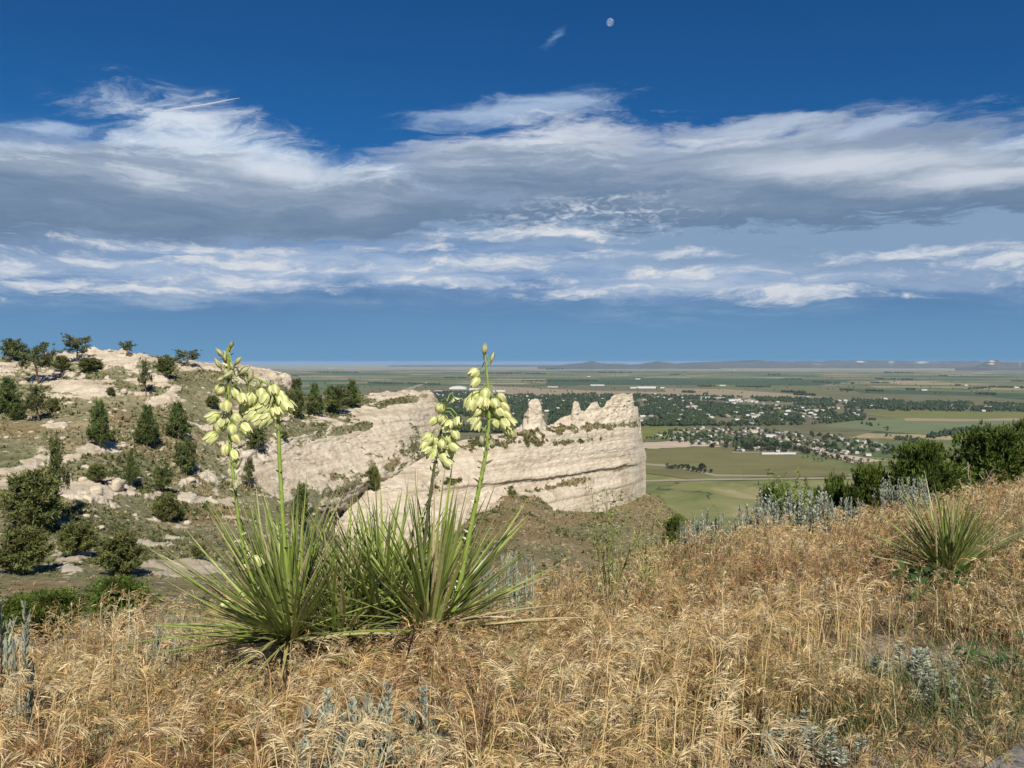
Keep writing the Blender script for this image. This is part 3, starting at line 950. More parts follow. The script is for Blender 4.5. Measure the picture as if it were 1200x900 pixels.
# ------------------------------------------------------------------ far hills on the horizon
def build_far_hills():
    m, t, b, o = principled('far_hill', 0.95, 0.05)
    pos = t.n('ShaderNodeNewGeometry').outputs['Position']
    nz = t.noise(t.n('ShaderNodeMapping', {0: pos, 3: (1 / 900, 1 / 900, 1 / 60)}).outputs[0], 1.0, 6, 0.6).outputs[0]
    pale = t.n('ShaderNodeAttribute', attribute_name='rock').outputs['Fac']
    c = t.ramp(nz, [(0.3, (0.05, 0.055, 0.045)), (0.6, (0.10, 0.095, 0.07)), (0.75, (0.2, 0.17, 0.12))])
    t.put(b.inputs['Base Color'], t.mix(t.smooth(t.m('ADD', pale, t.m('MULTIPLY', t.m('SUBTRACT', nz, 0.5), 1.4)), 0.35, 0.6), c, (0.6, 0.5, 0.38)))

    def ridge(pts, D, depth, rockpts=()):
        xs = np.arange(pts[0][0], pts[-1][0], 0.5)
        yt = np.interp(xs, [p[0] for p in pts], [p[1] for p in pts])
        yt = yt + (fbm(np.stack([xs, xs * 0, xs * 0], -1), 9.0, 4, 0.6, int(D) % 97) - 0.5) * 1.1
        top = at_np(xs, yt, np.full_like(xs, D))
        rows, rk = [], []
        prof = [(0.0, 1.6, 0.0), (0.45, 1.2, 0.0), (0.8, 1.06, 0.2), (1.0, 1.0, 0.6), (0.92, 0.985, 1.0), (0.6, 0.96, 0.7), (0.3, 0.92, 0.2), (-0.02, 0.86, 0.0)]
        ero = fbm(np.stack([xs, xs * 0, xs * 0 + 3], -1), 6.0, 3, 0.6, 8) - 0.5
        for h, f, r_ in prof:
            P = top.copy()
            ff = f * (1 + 0.03 * ero * (1 - abs(h)))
            P[:, 0] *= ff
            P[:, 1] *= ff
            P[:, 2] = PLAIN_Z - 3 + (top[:, 2] - PLAIN_Z) * h
            rows.append(P)
            rr = np.zeros_like(xs)
            for cx, w, k in rockpts:
                rr = np.maximum(rr, k * np.exp(-((xs - cx) / w) ** 2))
            rk.append(rr * r_)
        W = np.array(rows)
        me = new_mesh('far_hill', W.reshape(-1, 3), grid_faces(*W.shape[:2]), m, smooth=True, attrs={'rock': np.array(rk)})
        tag(link('hills', me), kind='structure')

    ridge([(630, 429.5), (652, 428.5), (664, 427), (680, 425.5), (688, 424), (694, 422.5), (701, 424.5), (712, 426), (728, 426), (742, 427), (752, 426), (762, 424.5), (772, 423), (780, 424.2), (792, 426), (812, 426.5), (830, 427), (845, 429.5)], 27000, 2000)
    ridge([(770, 428.5), (800, 425), (850, 423), (880, 422.5), (930, 423.5), (960, 423.2), (1000, 422.5), (1050, 423), (1090, 423.5), (1120, 423), (1200, 424), (1320, 424), (1420, 427)], 30000, 2500, [(930, 4, 0.4), (955, 9, 0.42), (1008, 7, 0.45), (1045, 8, 0.5), (1080, 12, 0.5), (1110, 8, 0.45), (1240, 20, 0.5)])
    ridge([(1120, 431.5), (1140, 429.5), (1152, 425.5), (1160, 422), (1168, 422), (1176, 424.5), (1190, 425.5), (1200, 424), (1215, 426), (1230, 429), (1250, 432)], 22000, 1200, [(1162, 7, 0.7), (1196, 6, 0.5)])
    ridge([(440, 429.3), (520, 428.2), (560, 428.0), (610, 427.5), (680, 428.5), (740, 430)], 38000, 2500)


build_far_hills()


# ------------------------------------------------------------------ the air over the plain
def build_haze():
    x0, x1, y0, y1, z0, z1 = -66000, 66000, -3000, 68000, PLAIN_Z - 6, 14.0
    V = [(x, y, z) for z in (z0, z1) for y in (y0, y1) for x in (x0, x1)]
    Fq = [(0, 2, 3, 1), (4, 5, 7, 6), (0, 1, 5, 4), (2, 6, 7, 3), (0, 4, 6, 2), (1, 3, 7, 5)]
    m = bpy.data.materials.new('haze')
    m.use_nodes = True
    t = NT(m.node_tree)
    v = t.n('ShaderNodeVolumePrincipled', {'Color': (0.55, 0.74, 1.0, 1), 'Density': HAZE, 'Anisotropy': 0.0})
    o = t.n('ShaderNodeOutputMaterial')
    t.t.links.new(v.outputs[0], o.inputs['Volume'])
    tag(link('haze', new_mesh('haze', np.array(V), np.array(Fq), m)), 'thin blue air lying over the plain', 'haze', kind='stuff')


HAZE = 1.8e-5
build_haze()


# ================================================================== TREES ON THE HILL AND NEAR THE CREST
def surf_at(px, py):
    """Nearest visible point of the lofted terrain at a pixel."""
    best, bd = None, 1e9
    for (X, Y, D, W, rock, Nn, bare) in SURF:
        e = (X - px) ** 2 + (Y - py) ** 2
        near = e < 9.0
        if near.any():
            dd = np.where(near, D, 1e9)
            k = np.unravel_index(np.argmin(dd), dd.shape)
            if dd[k] < bd:
                bd, best = dd[k], W[k]
    if best is None:
        for (X, Y, D, W, rock, Nn, bare) in SURF:
            e = (X - px) ** 2 + (Y - py) ** 2
            k = np.unravel_index(np.argmin(e), e.shape)
            if e[k] < bd:
                bd, best = e[k], W[k]
    return Vector(best)


def tuft_quads(C, dirs, L, Wd, col, rng, n=7, spread=0.9):
    """Needle tufts: n narrow blades round each centre."""
    N = len(C)
    d = norm(dirs[:, None] + spread * rng.normal(size=(N, n, 3)))
    s = norm(np.cross(d, rng.normal(size=(N, n, 3))))
    L = np.broadcast_to(np.asarray(L), (N,))[:, None, None] * rng.uniform(0.7, 1.25, (N, n, 1))
    base = C[:, None] + rng.normal(size=(N, n, 3)) * L * 0.12
    w = Wd * L
    a = base - s * w * 0.4
    b = base + s * w * 0.4
    m1 = base + d * L * 0.55 + s * w
    m2 = base + d * L * 0.55 - s * w
    tip = base + d * L
    V = np.stack([a, b, m1, m2, tip], 2).reshape(-1, 3)
    k = np.arange(N * n)[:, None] * 5
    Q = k + np.array([0, 1, 2, 3])
    T = k + np.array([3, 2, 4])
    cc = np.broadcast_to(col[:, None, None, :], (N, n, 5, 3)) * rng.uniform(0.8, 1.2, (N, n, 1, 1))
    return V, Q, T, cc.reshape(-1, 3)


def make_pine(seed, style, label, cat, name, detail=1.0):
    """A tree of height 1 and crown width 1 at the origin: trunk (with limbs) and crown."""
    rng = np.random.default_rng(seed)
    root = empty(name, (0, 0, -500), label, cat, 'trees on the bluff')
    tr = Acc()
    S = dict(
        cone=dict(s0=0.10, s1=1.0, limbs=34, prof=lambda s: (1 - s) ** 0.75 * 0.5 + 0.04, up=0.15, gap=0.0),
        rnd=dict(s0=0.16, s1=1.0, limbs=26, prof=lambda s: 0.5 * np.sqrt(np.clip(1 - ((s - 0.55) / 0.5) ** 2, 0.03, 1)), up=0.25, gap=0.0),
        flat=dict(s0=0.38, s1=1.0, limbs=15, prof=lambda s: 0.5 * np.clip(0.45 + 1.0 * np.sin(np.clip((s - 0.3) / 0.7, 0, 1) * 2.6), 0.1, 1), up=0.12, gap=0.3),
        sparse=dict(s0=0.34, s1=1.0, limbs=18, prof=lambda s: 0.5 * np.clip(1.15 - s, 0.25, 1), up=0.05, gap=0.35),
        bush=dict(s0=0.02, s1=0.97, limbs=40, prof=lambda s: 0.5 * np.sqrt(np.clip(1 - (s * 0.98) ** 2.2, 0.02, 1)), up=0.45, gap=0.0),
        juni=dict(s0=0.0, s1=1.0, limbs=64, prof=lambda s: 0.5 * np.clip(1.05 - s, 0, 1) ** 0.6, up=1.1, gap=0.0),
    )[style]
    bend = rng.normal(size=2) * 0.05
    zs = np.linspace(-0.06, 0.97, 9)
    path = np.stack([bend[0] * np.sin(zs * 2.5), bend[1] * np.sin(zs * 3.1), zs], -1)
    r0 = {'bush': 0.022, 'juni': 0.02}.get(style, 0.03)
    V, Q = tube(path, r0 * (1 - 0.85 * np.clip(zs, 0, 1)) + 0.003, 7)
    tr.add(V, Q)
    C, Dr, Lc, Cs = [], [], [], []
    base = np.array({'bush': (0.105, 0.115, 0.036), 'juni': (0.072, 0.104, 0.018), 'cone': (0.080, 0.106, 0.032), 'rnd': (0.09, 0.108, 0.036), 'flat': (0.086, 0.10, 0.038), 'sparse': (0.094, 0.102, 0.04)}[style])
    for k in range(S['limbs']):
        s = S['s0'] + (S['s1'] - S['s0']) * ((k + rng.uniform(0, 0.9)) / S['limbs'])
        a = k * 2.4 + rng.uniform(-0.5, 0.5)
        rr = float(S['prof'](s)) * rng.uniform(0.62, 1.08)
        p0 = np.array([np.interp(s * 0.85, zs, path[:, 0]), np.interp(s * 0.85, zs, path[:, 1]), max(s * 0.86 - 0.01, 0.0)])
        d = np.array([math.cos(a), math.sin(a), 0.0])
        tip = p0 + d * rr + np.array([0, 0, S['up'] * rr + (0.08 if s < 0.9 else 0.12)])
        tip[2] = min(tip[2], 1.0)
        mid = (p0 + tip) / 2 + np.array([0, 0, -0.04 * rr]) + rng.normal(size=3) * 0.012
        lp = np.stack([p0, mid, tip])
        V, Q = tube(lp, [0.010, 0.006, 0.002], 4)
        tr.add(V, Q)
        nt = int((22 if style in ('cone', 'rnd', 'bush') else 15) * detail * (0.5 + rr * 1.6))
        if rng.random() < S['gap'] * 0.4:
            nt //= 3
        f = rng.uniform(0.22 if style != 'flat' else 0.35, 1.05, nt)
        pts = np.where(f[:, None] < 0.5, p0 + (mid - p0) * f[:, None] * 2, mid + (tip - mid) * (f[:, None] * 2 - 1))
        pts = pts + rng.normal(size=(nt, 3)) * np.array([0.05, 0.05, 0.026]) * (1.0 if style in ('cone', 'rnd', 'bush', 'juni') else 1.25)
        C.append(pts)
        Dr.append(np.tile(d * 0.8 + np.array([0, 0, 0.55 + 0.5 * S['up']]), (nt, 1)))
        Cs.append(np.tile(base * rng.uniform(0.7, 1.45) * (1 + rng.normal(size=3) * 0.05), (nt, 1)) * rng.uniform(0.75, 1.3, (nt, 1)))
    C, Dr, Cs = np.concatenate(C), np.concatenate(Dr), np.concatenate(Cs)
    L = 0.085 / math.sqrt(detail) if style != 'juni' else 0.095 / math.sqrt(detail)
    V, Q, T, cc = tuft_quads(C, Dr, L, 0.115, Cs, rng, 12 if detail <= 1.5 else 10, 0.8 if style == 'juni' else 0.95)
    cr = Acc()
    cr.V.append(V); cr.Q.append(Q); cr.T.append(T); cr.C.append(cc); cr.k = len(V)
    link('trunk', tr.mesh('trunk', M_bark, True), root)
    link('crown', cr.mesh('crown', M_needle), root)
    return root


PROTO = {}
PINES = [
    # px, top, bottom, width, style, name, label
    (14, 396, 420, 25, 'rnd', 'pine_tree', 'round dark pine on the skyline at the far end of the rocky hilltop'),
    (44, 403, 447, 46, 'flat', 'pine_tree', 'broad flat-crowned pine with a leaning look, on the hilltop beside the round skyline pine'),
    (72, 416, 433, 24, 'bush', 'juniper_bush', 'low dark bush on the skyline between the two tall hilltop pines'),
    (91, 395, 424, 31, 'flat', 'pine_tree', 'open-crowned pine standing on the skyline above a dark juniper'),
    (103, 418, 433, 34, 'bush', 'juniper_bush', 'wide dark juniper at the foot of the open-crowned skyline pine'),
    (150, 399, 416, 18, 'flat', 'pine_tree', 'tiny lone wind-shaped pine on the bare white crest of the hill'),
    (172, 418, 461, 22, 'sparse', 'pine_tree', 'thin half-bare pine just under the white crest of the hill'),
    (198, 417, 441, 28, 'rnd', 'pine_tree', 'small round pine on the crest left of the flat pair by the cap rock'),
    (223, 410, 428, 28, 'flat', 'pine_tree', 'low flat-topped pine on the skyline near the end of the cap rock'),
    (8, 442, 483, 38, 'cone', 'pine_tree', 'dark pine cut by the picture edge, below the hilltop rocks'),
    (47, 449, 491, 42, 'sparse', 'pine_tree', 'ragged pine in front of the white rock bands, below the broad flat-crowned pine'),
    (120, 469, 523, 33, 'cone', 'pine_tree', 'dense conical pine alone on the slope above the diagonal ledge'),
    (173, 473, 521, 31, 'cone', 'pine_tree', 'middle one of the three conical pines in a row across the slope'),
    (211, 470, 513, 31, 'cone', 'pine_tree', 'conical pine nearest the tall yucca stalk, end of the row of three'),
    (68, 505, 609, 40, 'sparse', 'pine_tree', 'tall thin pine with a long bare trunk in front of the big green juniper'),
    (221, 515, 555, 32, 'rnd', 'pine_tree', 'rounded pine on the slope just behind the leftmost yucca stalk'),
    (156, 528, 568, 18, 'cone', 'pine_tree', 'slim little pine beside the large pale boulder'),
    (191, 545, 574, 24, 'rnd', 'pine_tree', 'small dense pine between the slim pine and the rounded pine'),
    (115, 542, 562, 30, 'bush', 'juniper_bush', 'bright green bush behind the pale boulders on the slope'),
    (42, 553, 621, 88, 'bush', 'juniper_tree', 'big spreading green juniper on the left of the slope'),
    (30, 617, 671, 76, 'bush', 'juniper_tree', 'olive bushy tree at the picture edge below the big green juniper'),
    (88, 611, 648, 56, 'bush', 'juniper_tree', 'wide scrubby juniper between the two white rock outcrops'),
    (196, 577, 609, 40, 'bush', 'juniper_bush', 'dark double-topped juniper bush alone in the middle of the grassy slope'),
    (146, 625, 673, 68, 'bush', 'juniper_tree', 'large rounded dark juniper at the foot of the slope beside the white ledge'),
    (292, 534, 571, 24, 'sparse', 'pine_tree', 'scraggly small pine on the pale rock face between the two left yucca stalks'),
    (302, 499, 526, 27, 'rnd', 'pine_tree', 'little dark pine at the top of the pale face, behind the nodding yucca blooms'),
    (354, 565, 613, 30, 'cone', 'pine_tree', 'dark pine at the foot of the pale rock face, just behind the yucca leaves'),
    (349, 455, 488, 26, 'rnd', 'pine_tree', 'bronze-tinged pine below the end of the cap rock, first of the bench pines'),
    (371, 448, 485, 24, 'cone', 'pine_tree', 'second pine of the clump on the bench, narrow and upright'),
    (394, 451, 483, 33, 'rnd', 'pine_tree', 'broad pine in the middle of the clump on the bench'),
    (414, 443, 475, 24, 'cone', 'pine_tree', 'tallest pine of the bench clump, at its end toward the town'),
    (351, 443, 456, 14, 'rnd', 'pine_tree', 'tiny pine peeping out past the end of the cap rock'),
    (440, 546, 574, 22, 'bush', 'juniper_bush', 'small scrub in the brown crease between the two rock faces'),
    (250, 462, 476, 20, 'bush', 'juniper_bush', 'low bush under the cap rock behind the tall bloom stalk'),
    (63, 465, 480, 18, 'bush', 'juniper_bush', 'small green bush among the white rocks on the upper slope'),
    (131, 452, 461, 12, 'bush', 'juniper_bush', 'very small bush on the big white rock band'),
    (208, 594, 607, 20, 'bush', 'juniper_bush', 'small olive bush to the side of the double-topped juniper'),
    (20, 470, 490, 22, 'cone', 'pine_tree', 'short pine right beside the one cut by the picture edge'),
    (335, 504, 514, 14, 'bush', 'juniper_bush', 'small bush on the grassy ledge above the pale face'),
    (232, 636, 652, 26, 'bush', 'juniper_bush', 'dark shrub above the low white ledge left of the yucca'),
]


def tree_at(px, ytop, ybot, w, style, name, label, base=None, seed=0, detail=1.0, var=2):
    key = (style, name, detail, hash(label) % 1 if var == 0 else (seed % var))
    p = surf_at(px, ybot) if base is None else base
    D = p.y
    h = (ybot - ytop) / F * D
    wd = w / F * D * (0.80 if style == 'bush' else 0.94 if style != 'juni' else 1.12)
    sc = (wd, wd, h * 1.03)
    cat = 'bush' if 'bush' in name else 'tree'
    if key not in PROTO:
        r = make_pine(100 + len(PROTO) * 13, style, label, cat, name, detail)
        r.location = p
        r.scale = sc
        r.rotation_euler = (0, 0, random.uniform(0, 6.28))
        PROTO[key] = r
        return r
    return dup(PROTO[key], p, label, sc, random.uniform(0, 6.28))


for i, a in enumerate(PINES):
    tree_at(*a, seed=i // 2)

# evergreens just over the crest on the right, and the green bushes below on the left
NEARTREES = [
    # px, top, bottom, width, D
    (1022, 541, 600, 62, 14.5, 'dark low juniper at the left end of the evergreen row over the crest'),
    (1083, 514, 612, 82, 14.0, 'middle juniper of the evergreen row with a broken bushy top'),
    (1118, 540, 600, 60, 13.0, 'short juniper filling the gap in the evergreen row behind the dry branches'),
    (1160, 496, 612, 92, 14.5, 'tall dense juniper of the evergreen row, behind the pale grass plumes'),
    (1208, 490, 600, 70, 15.0, 'highest juniper of the evergreen row, cut by the picture edge'),
    (980, 553, 612, 44, 15.5, 'small rounded juniper standing apart, left of the evergreen row'),
    (908, 562, 620, 46, 17.0, 'low dark juniper behind the silver sagebrush on the crest'),
    (792, 601, 660, 34, 12.0, 'little dark juniper at the edge of the brown slope under the prow'),
    (140, 676, 760, 70, 15.0, 'bright green bushy juniper below the dry grass left of the yucca'),
    (58, 690, 770, 80, 13.0, 'low feathery green bush at the left behind the dry grass'),
    (18, 698, 770, 50, 12.0, 'green bush near the picture edge behind the dry grass'),
]
for i, (px, yt, yb, w, D, lb) in enumerate(NEARTREES):
    b = at(px, yb, D)
    b.z = float(ground_z(b.x, b.y)) - 0.05
    tree_at(px, yt + 0.09 * (float(to_px(b)[1]) - yt), float(to_px(b)[1]), w, 'juni', 'juniper_tree', lb, base=b, seed=i, detail=4.5, var=3)


# ------------------------------------------------------------------ low tufts and scrub that roughen the slopes
def slope_tufts():
    rng = np.random.default_rng(5)
    P, Nv, Dd, br = [], [], [], []
    for (X, Y, D, W, rock, Nn, bare) in SURF:
        ok = (rock < 0.35) & (X > -40) & (X < 900) & (Y > 400) & (Y < 760)
        idx = np.argwhere(ok)
        px2 = len(idx)
        take = rng.choice(px2, min(px2, 26000), replace=False)
        sel = idx[take]
        P.append(W[sel[:, 0], sel[:, 1]])
        Dd.append(D[sel[:, 0], sel[:, 1]])
        br.append(bare[sel[:, 0], sel[:, 1]])
    P, Dd, br = np.concatenate(P), np.concatenate(Dd), np.concatenate(br)
    keep = rng.random(len(P)) < np.clip(0.25 + 1.3 * (fbm(P, 9.0, 4, 0.6, 77) - 0.4) * 2, 0.05, 1) * np.clip(1 - 0.6 * br, 0.2, 1)
    P, Dd, br = P[keep], Dd[keep], br[keep]
    n = len(P)
    kind = fbm(P, 14.0, 3, 0.5, 88) + rng.normal(size=n) * 0.18
    green = np.array([0.070, 0.085, 0.028])
    olive = np.array([0.13, 0.125, 0.055])
    straw = np.array([0.25, 0.20, 0.105])
    col = np.where(kind[:, None] < 0.40, green, np.where(kind[:, None] < 0.56, olive, straw)) * rng.uniform(0.7, 1.3, (n, 1))
    L = rng.uniform(0.15, 0.46, n) * np.clip(Dd / 100.0, 0.45, 1.25) * np.where(kind < 0.40, 1.25, 0.9)
    V, Q, T, cc = tuft_quads(P, np.tile([0, 0, 0.9], (n, 1)), L, 0.22, col, rng, 6, 0.75)
    me = new_mesh('slope_grass', V, [Q, T], M_needle, cc)
    tag(link('slope_grass', me), 'olive and straw grass tufts over the hillsides', 'grass', kind='stuff')


slope_tufts()


# ------------------------------------------------------------------ pale boulders fallen on the slope
def boulder_mesh(seed):
    rng = np.random.default_rng(seed)
    n, m_ = 14, 22
    th = np.linspace(0.02, math.pi - 0.02, n)
    ph = np.linspace(0, 2 * math.pi, m_, endpoint=False)
    tg, pg = np.meshgrid(th, ph, indexing='ij')
    d = np.stack([np.sin(tg) * np.cos(pg), np.sin(tg) * np.sin(pg), np.cos(tg)], -1)
    r = 0.5 * (0.75 + 0.5 * fbm(d + seed * 3.1, 0.9, 3, 0.5, seed)) * (1 + 0.25 * (fbm(d + seed, 0.35, 3, 0.6, seed + 5, True) - 0.6))
    box = d / np.abs(d).max(-1, keepdims=True) * 0.8
    V = (0.45 * d + 0.55 * box) * r[..., None] * (1 + 0.3 * (fbm(d * 2 + seed, 0.6, 3, 0.6, seed + 9) - 0.5))[..., None]
    V[..., 2] = np.round(V[..., 2] / 0.13) * 0.13 * 0.5 + V[..., 2] * 0.5
    i = np.arange(n - 1)[:, None] * m_
    j = np.arange(m_)[None]
    Q = np.stack([i + j, i + m_ + j, i + m_ + (j + 1) % m_, i + (j + 1) % m_], -1).reshape(-1, 4)
    T = np.array([[0, k, (k + 1) % m_] for k in range(1, m_ - 1)])
    return new_mesh('boulder', V.reshape(-1, 3), [Q, T], M_rock, smooth=False)


M_rock = noise_material('pale_siltstone', [(0.3, (0.36, 0.30, 0.225)), (0.55, (0.50, 0.43, 0.33)), (0.75, (0.58, 0.51, 0.41))], 1.2, bump=0.08, bscale=3.0)
BM = [boulder_mesh(s) for s in (1, 2, 3, 4)]
BOULDERS = [(135, 570, 22, 15, 'big rounded pale boulder beside the slim little pine'), (113, 574, 14, 10, 'pale boulder just left of the big rounded one'), (98, 560, 9, 6, 'small pale block above the white outcrop under the green bush'),
            (36, 488, 7, 5, 'pale stone under the ragged pine on the upper slope'), (28, 486, 5, 5, 'smaller pale stone next to the one under the ragged pine'), (9, 511, 6, 3, 'flat white stone on the brown patch at the upper left'),
            (77, 500, 5, 4, 'white stone in the open grass left of the dense conical pine'), (148, 459, 7, 6, 'white block at the end of the big rock band'), (102, 603, 7, 5, 'pale stone on the slope below the white outcrop'),
            (118, 616, 11, 4, 'flat pale slab lying on the middle of the slope'), (220, 611, 8, 6, 'pale block next to the narrow white ledge'), (75, 512, 6, 4, 'pale stone above the diagonal ledge'), (225, 560, 10, 5, 'pale slab below the rounded pine')]
for i, (px, py, w, h, lb) in enumerate(BOULDERS):
    p = surf_at(px, py)
    o = link('boulder', BM[i % 4], None, (p.x, p.y, p.z + 0.15 * h / F * p.y))
    o.scale = (w / F * p.y * 1.15, w / F * p.y, h / F * p.y * 1.2)
    o.rotation_euler = (random.uniform(-0.2, 0.2), random.uniform(-0.2, 0.2), random.uniform(0, 6))
    tag(o, lb, 'boulder', 'boulders on the slope')


# ================================================================== THE TOWN AND FARMS ON THE PLAIN
def in_poly(x, y, poly):
    c = False
    n = len(poly)
    for i in range(n):
        x1, y1 = poly[i]
        x2, y2 = poly[(i + 1) % n]
        if (y1 > y) != (y2 > y) and x < (x2 - x1) * (y - y1) / (y2 - y1) + x1:
            c = not c
    return c


def flat_mat(name, c, rough=0.7):
    m, t, b, o = principled(name, rough, 0.2)
    pos = t.n('ShaderNodeNewGeometry').outputs['Position']
    nz = t.noise(pos, 0.25, 3, 0.6).outputs[0]
    t.put(b.inputs['Base Color'], t.ramp(nz, [(0.3, tuple(v * 0.82 for v in c)), (0.7, tuple(v * 1.1 for v in c))]))
    return m


ROOFS = {'pale': flat_mat('pale_roof', (0.40, 0.39, 0.37)), 'grey': flat_mat('grey_roof', (0.24, 0.235, 0.23)), 'brown': flat_mat('brown_roof', (0.17, 0.115, 0.085)), 'tan': flat_mat('tan_roof', (0.42, 0.34, 0.25))}
WALLS = {'pale': flat_mat('white_siding', (0.55, 0.53, 0.5)), 'grey': flat_mat('cream_siding', (0.42, 0.38, 0.32)), 'brown': flat_mat('buff_siding', (0.36, 0.30, 0.23)), 'tan': flat_mat('light_siding', (0.46, 0.42, 0.37))}
M_gable = flat_mat('dark_glass', (0.04, 0.05, 0.06), 0.2)


def house_mesh(kind, L, W, h, rise, windows=True):
    """Walls with dark window and door openings, a gable roof with eaves; materials: wall, roof, glass."""
    x, y = L / 2, W / 2
    e = 0.5
    V = [(-x, -y, 0), (x, -y, 0), (x, y, 0), (-x, y, 0), (-x, -y, h), (x, -y, h), (x, y, h), (-x, y, h), (-x, 0, h + rise), (x, 0, h + rise)]
    Fq = [(0, 1, 5, 4), (2, 3, 7, 6), (1, 2, 6, 9, 5), (3, 0, 4, 8, 7)]
    mi = [0] * 4
    dz = rise * e / y
    k = len(V)
    V += [(-x - e, -y - e, h - dz + 0.05), (x + e, -y - e, h - dz + 0.05), (x + e, 0, h + rise + 0.15), (-x - e, 0, h + rise + 0.15), (-x - e, y + e, h - dz + 0.05), (x + e, y + e, h - dz + 0.05)]
    Fq += [(k, k + 1, k + 2, k + 3), (k + 3, k + 2, k + 5, k + 4)]
    mi += [1, 1]
    if windows:
        for sgn in (-1, 1):
            for cx, w0, w1, z0, z1 in ((-0.3 * L, -0.8, 0.8, 1.0, 2.2), (0.05 * L, -0.5, 0.5, 0.1, 2.1), (0.32 * L, -0.8, 0.8, 1.0, 2.2)):
                k = len(V)
                yy = sgn * (y + 0.03)
                V += [(cx + w0, yy, z0), (cx + w1, yy, z0), (cx + w1, yy, z1), (cx + w0, yy, z1)]
                Fq.append((k, k + 1, k + 2, k + 3))
                mi.append(2)
    me = bpy.data.meshes.new('town_house')
    me.from_pydata(V, [], Fq)
    for m in (WALLS[kind], ROOFS[kind], M_gable):
        me.materials.append(m)
    me.polygons.foreach_set('material_index', mi)
    me.update()
    return me


def build_town():
    rng = np.random.default_rng(23)
    near_town = [(768, 510), (800, 503), (850, 502), (905, 505), (950, 509), (1000, 514), (1035, 522), (1062, 529), (1040, 534), (960, 533), (900, 533), (850, 528), (800, 520), (772, 516)]
    far_town = [[(765, 462), (880, 470), (960, 472), (1010, 481), (950, 492), (880, 500), (800, 502), (760, 496)], [(500, 458), (640, 466), (760, 470), (760, 500), (640, 506), (480, 505), (470, 480)], [(880, 476), (1010, 478), (1015, 490), (960, 497), (905, 486)], [(960, 470), (1210, 478), (1210, 482), (980, 479)]]
    a = R(24)
    ca, sa = math.cos(a), math.sin(a)
    houses, far_h = [], []
    for iu in range(-70, 120):
        for iv in range(-60, 420):
            u, v = iu * 34.0, iv * 25.0 + 800
            if iu % 4 == 0 or iv % 3 == 0:
                continue            # streets
            x = u * ca - v * sa + rng.normal() * 3 + 900
            y = u * sa + v * ca + rng.normal() * 3 + 400
            if y < 1200:
                continue
            px, py = to_px(np.array([x, y, PLAIN_Z]))
            if in_poly(px, py, near_town):
                if rng.random() < 0.66:
                    houses.append((x, y))
            elif rng.random() < 0.11 and any(in_poly(px, py, p) for p in far_town):
                far_h.append((x, y))
    houses.sort(key=lambda p: p[1])
    kinds = ['pale', 'grey', 'brown', 'tan']
    meshes = {k: [house_mesh(k, L, W, h, r) for (L, W, h, r) in ((13, 9, 3.2, 2.0), (17, 9.5, 3.1, 2.2), (11, 8, 5.2, 2.4))] for k in kinds}
    lab = {'pale': 'small distant house with a pale roof in the near part of the town', 'grey': 'small distant house with a grey roof in the near part of the town', 'brown': 'small distant house with a dark brown roof in the near part of the town', 'tan': 'small distant house with a tan roof in the near part of the town'}
    for (x, y) in houses[:300]:
        k = kinds[int(rng.choice(4, p=[0.28, 0.34, 0.19, 0.19]))]
        o = link('town_house', meshes[k][rng.integers(3)], None, (x, y, PLAIN_Z + 1.6))
        o.scale = (0.95, 0.95, 1.0)
        o.rotation_euler = (0, 0, a + rng.choice([0, math.pi / 2]) + rng.normal() * 0.05)
        tag(o, lab[k], 'house', k + '-roofed houses in the near part of the town')
    rest = houses[300:] + far_h
    V0 = np.array([(-1, -1, 0), (1, -1, 0), (1, 1, 0), (-1, 1, 0), (-1, -1, 1), (1, -1, 1), (1, 1, 1), (-1, 1, 1), (-1, 0, 1.6), (1, 0, 1.6)], float)
    acc = Acc()
    for (x, y) in rest:
        s = np.array([rng.uniform(6, 10), rng.uniform(4, 6), 3.4]) * 1.25
        an = a + rng.choice([0, math.pi / 2])
        P = V0 * s
        P = np.stack([P[:, 0] * math.cos(an) - P[:, 1] * math.sin(an) + x, P[:, 0] * math.sin(an) + P[:, 1] * math.cos(an) + y, P[:, 2] + PLAIN_Z + 5], -1)
        c = [(0.45, 0.44, 0.42), (0.22, 0.21, 0.2), (0.18, 0.13, 0.1), (0.32, 0.27, 0.21)][int(rng.choice(4, p=[0.5, 0.2, 0.12, 0.18]))]
        acc.add(P, [(0, 1, 5, 4), (2, 3, 7, 6), (1, 2, 6, 5), (3, 0, 4, 7), (4, 5, 9, 8), (7, 8, 9, 6)], c)
        acc.add(P[[5, 6, 9, 4, 7, 8]], [(0, 1, 2), (4, 3, 5)], c)
    m, t, b, o = principled('far_house_paint', 0.8, 0.2)
    t.put(b.inputs['Base Color'], t.n('ShaderNodeAttribute', attribute_name='Col').outputs['Color'])
    tag(link('far_houses', acc.mesh('far_houses', m)), 'mass of tiny houses farther into the town among trees', 'houses', kind='stuff')
    return houses[:300], near_town, far_town


HOUSES, NEAR_TOWN, FAR_TOWN = build_town()


def shed(px, py, wpx, depth, h, kind, label, ang=0.0, name='warehouse', cat='warehouse', group='large buildings on the plain'):
    p = plain(px, py, 1.6)
    L = wpx / F * p.y
    me = house_mesh(kind, L, depth, h, h * 0.18, False)
    me.name = name
    o = link(name, me, None, p)
    o.rotation_euler = (0, 0, ang)
    return tag(o, label, cat, group)


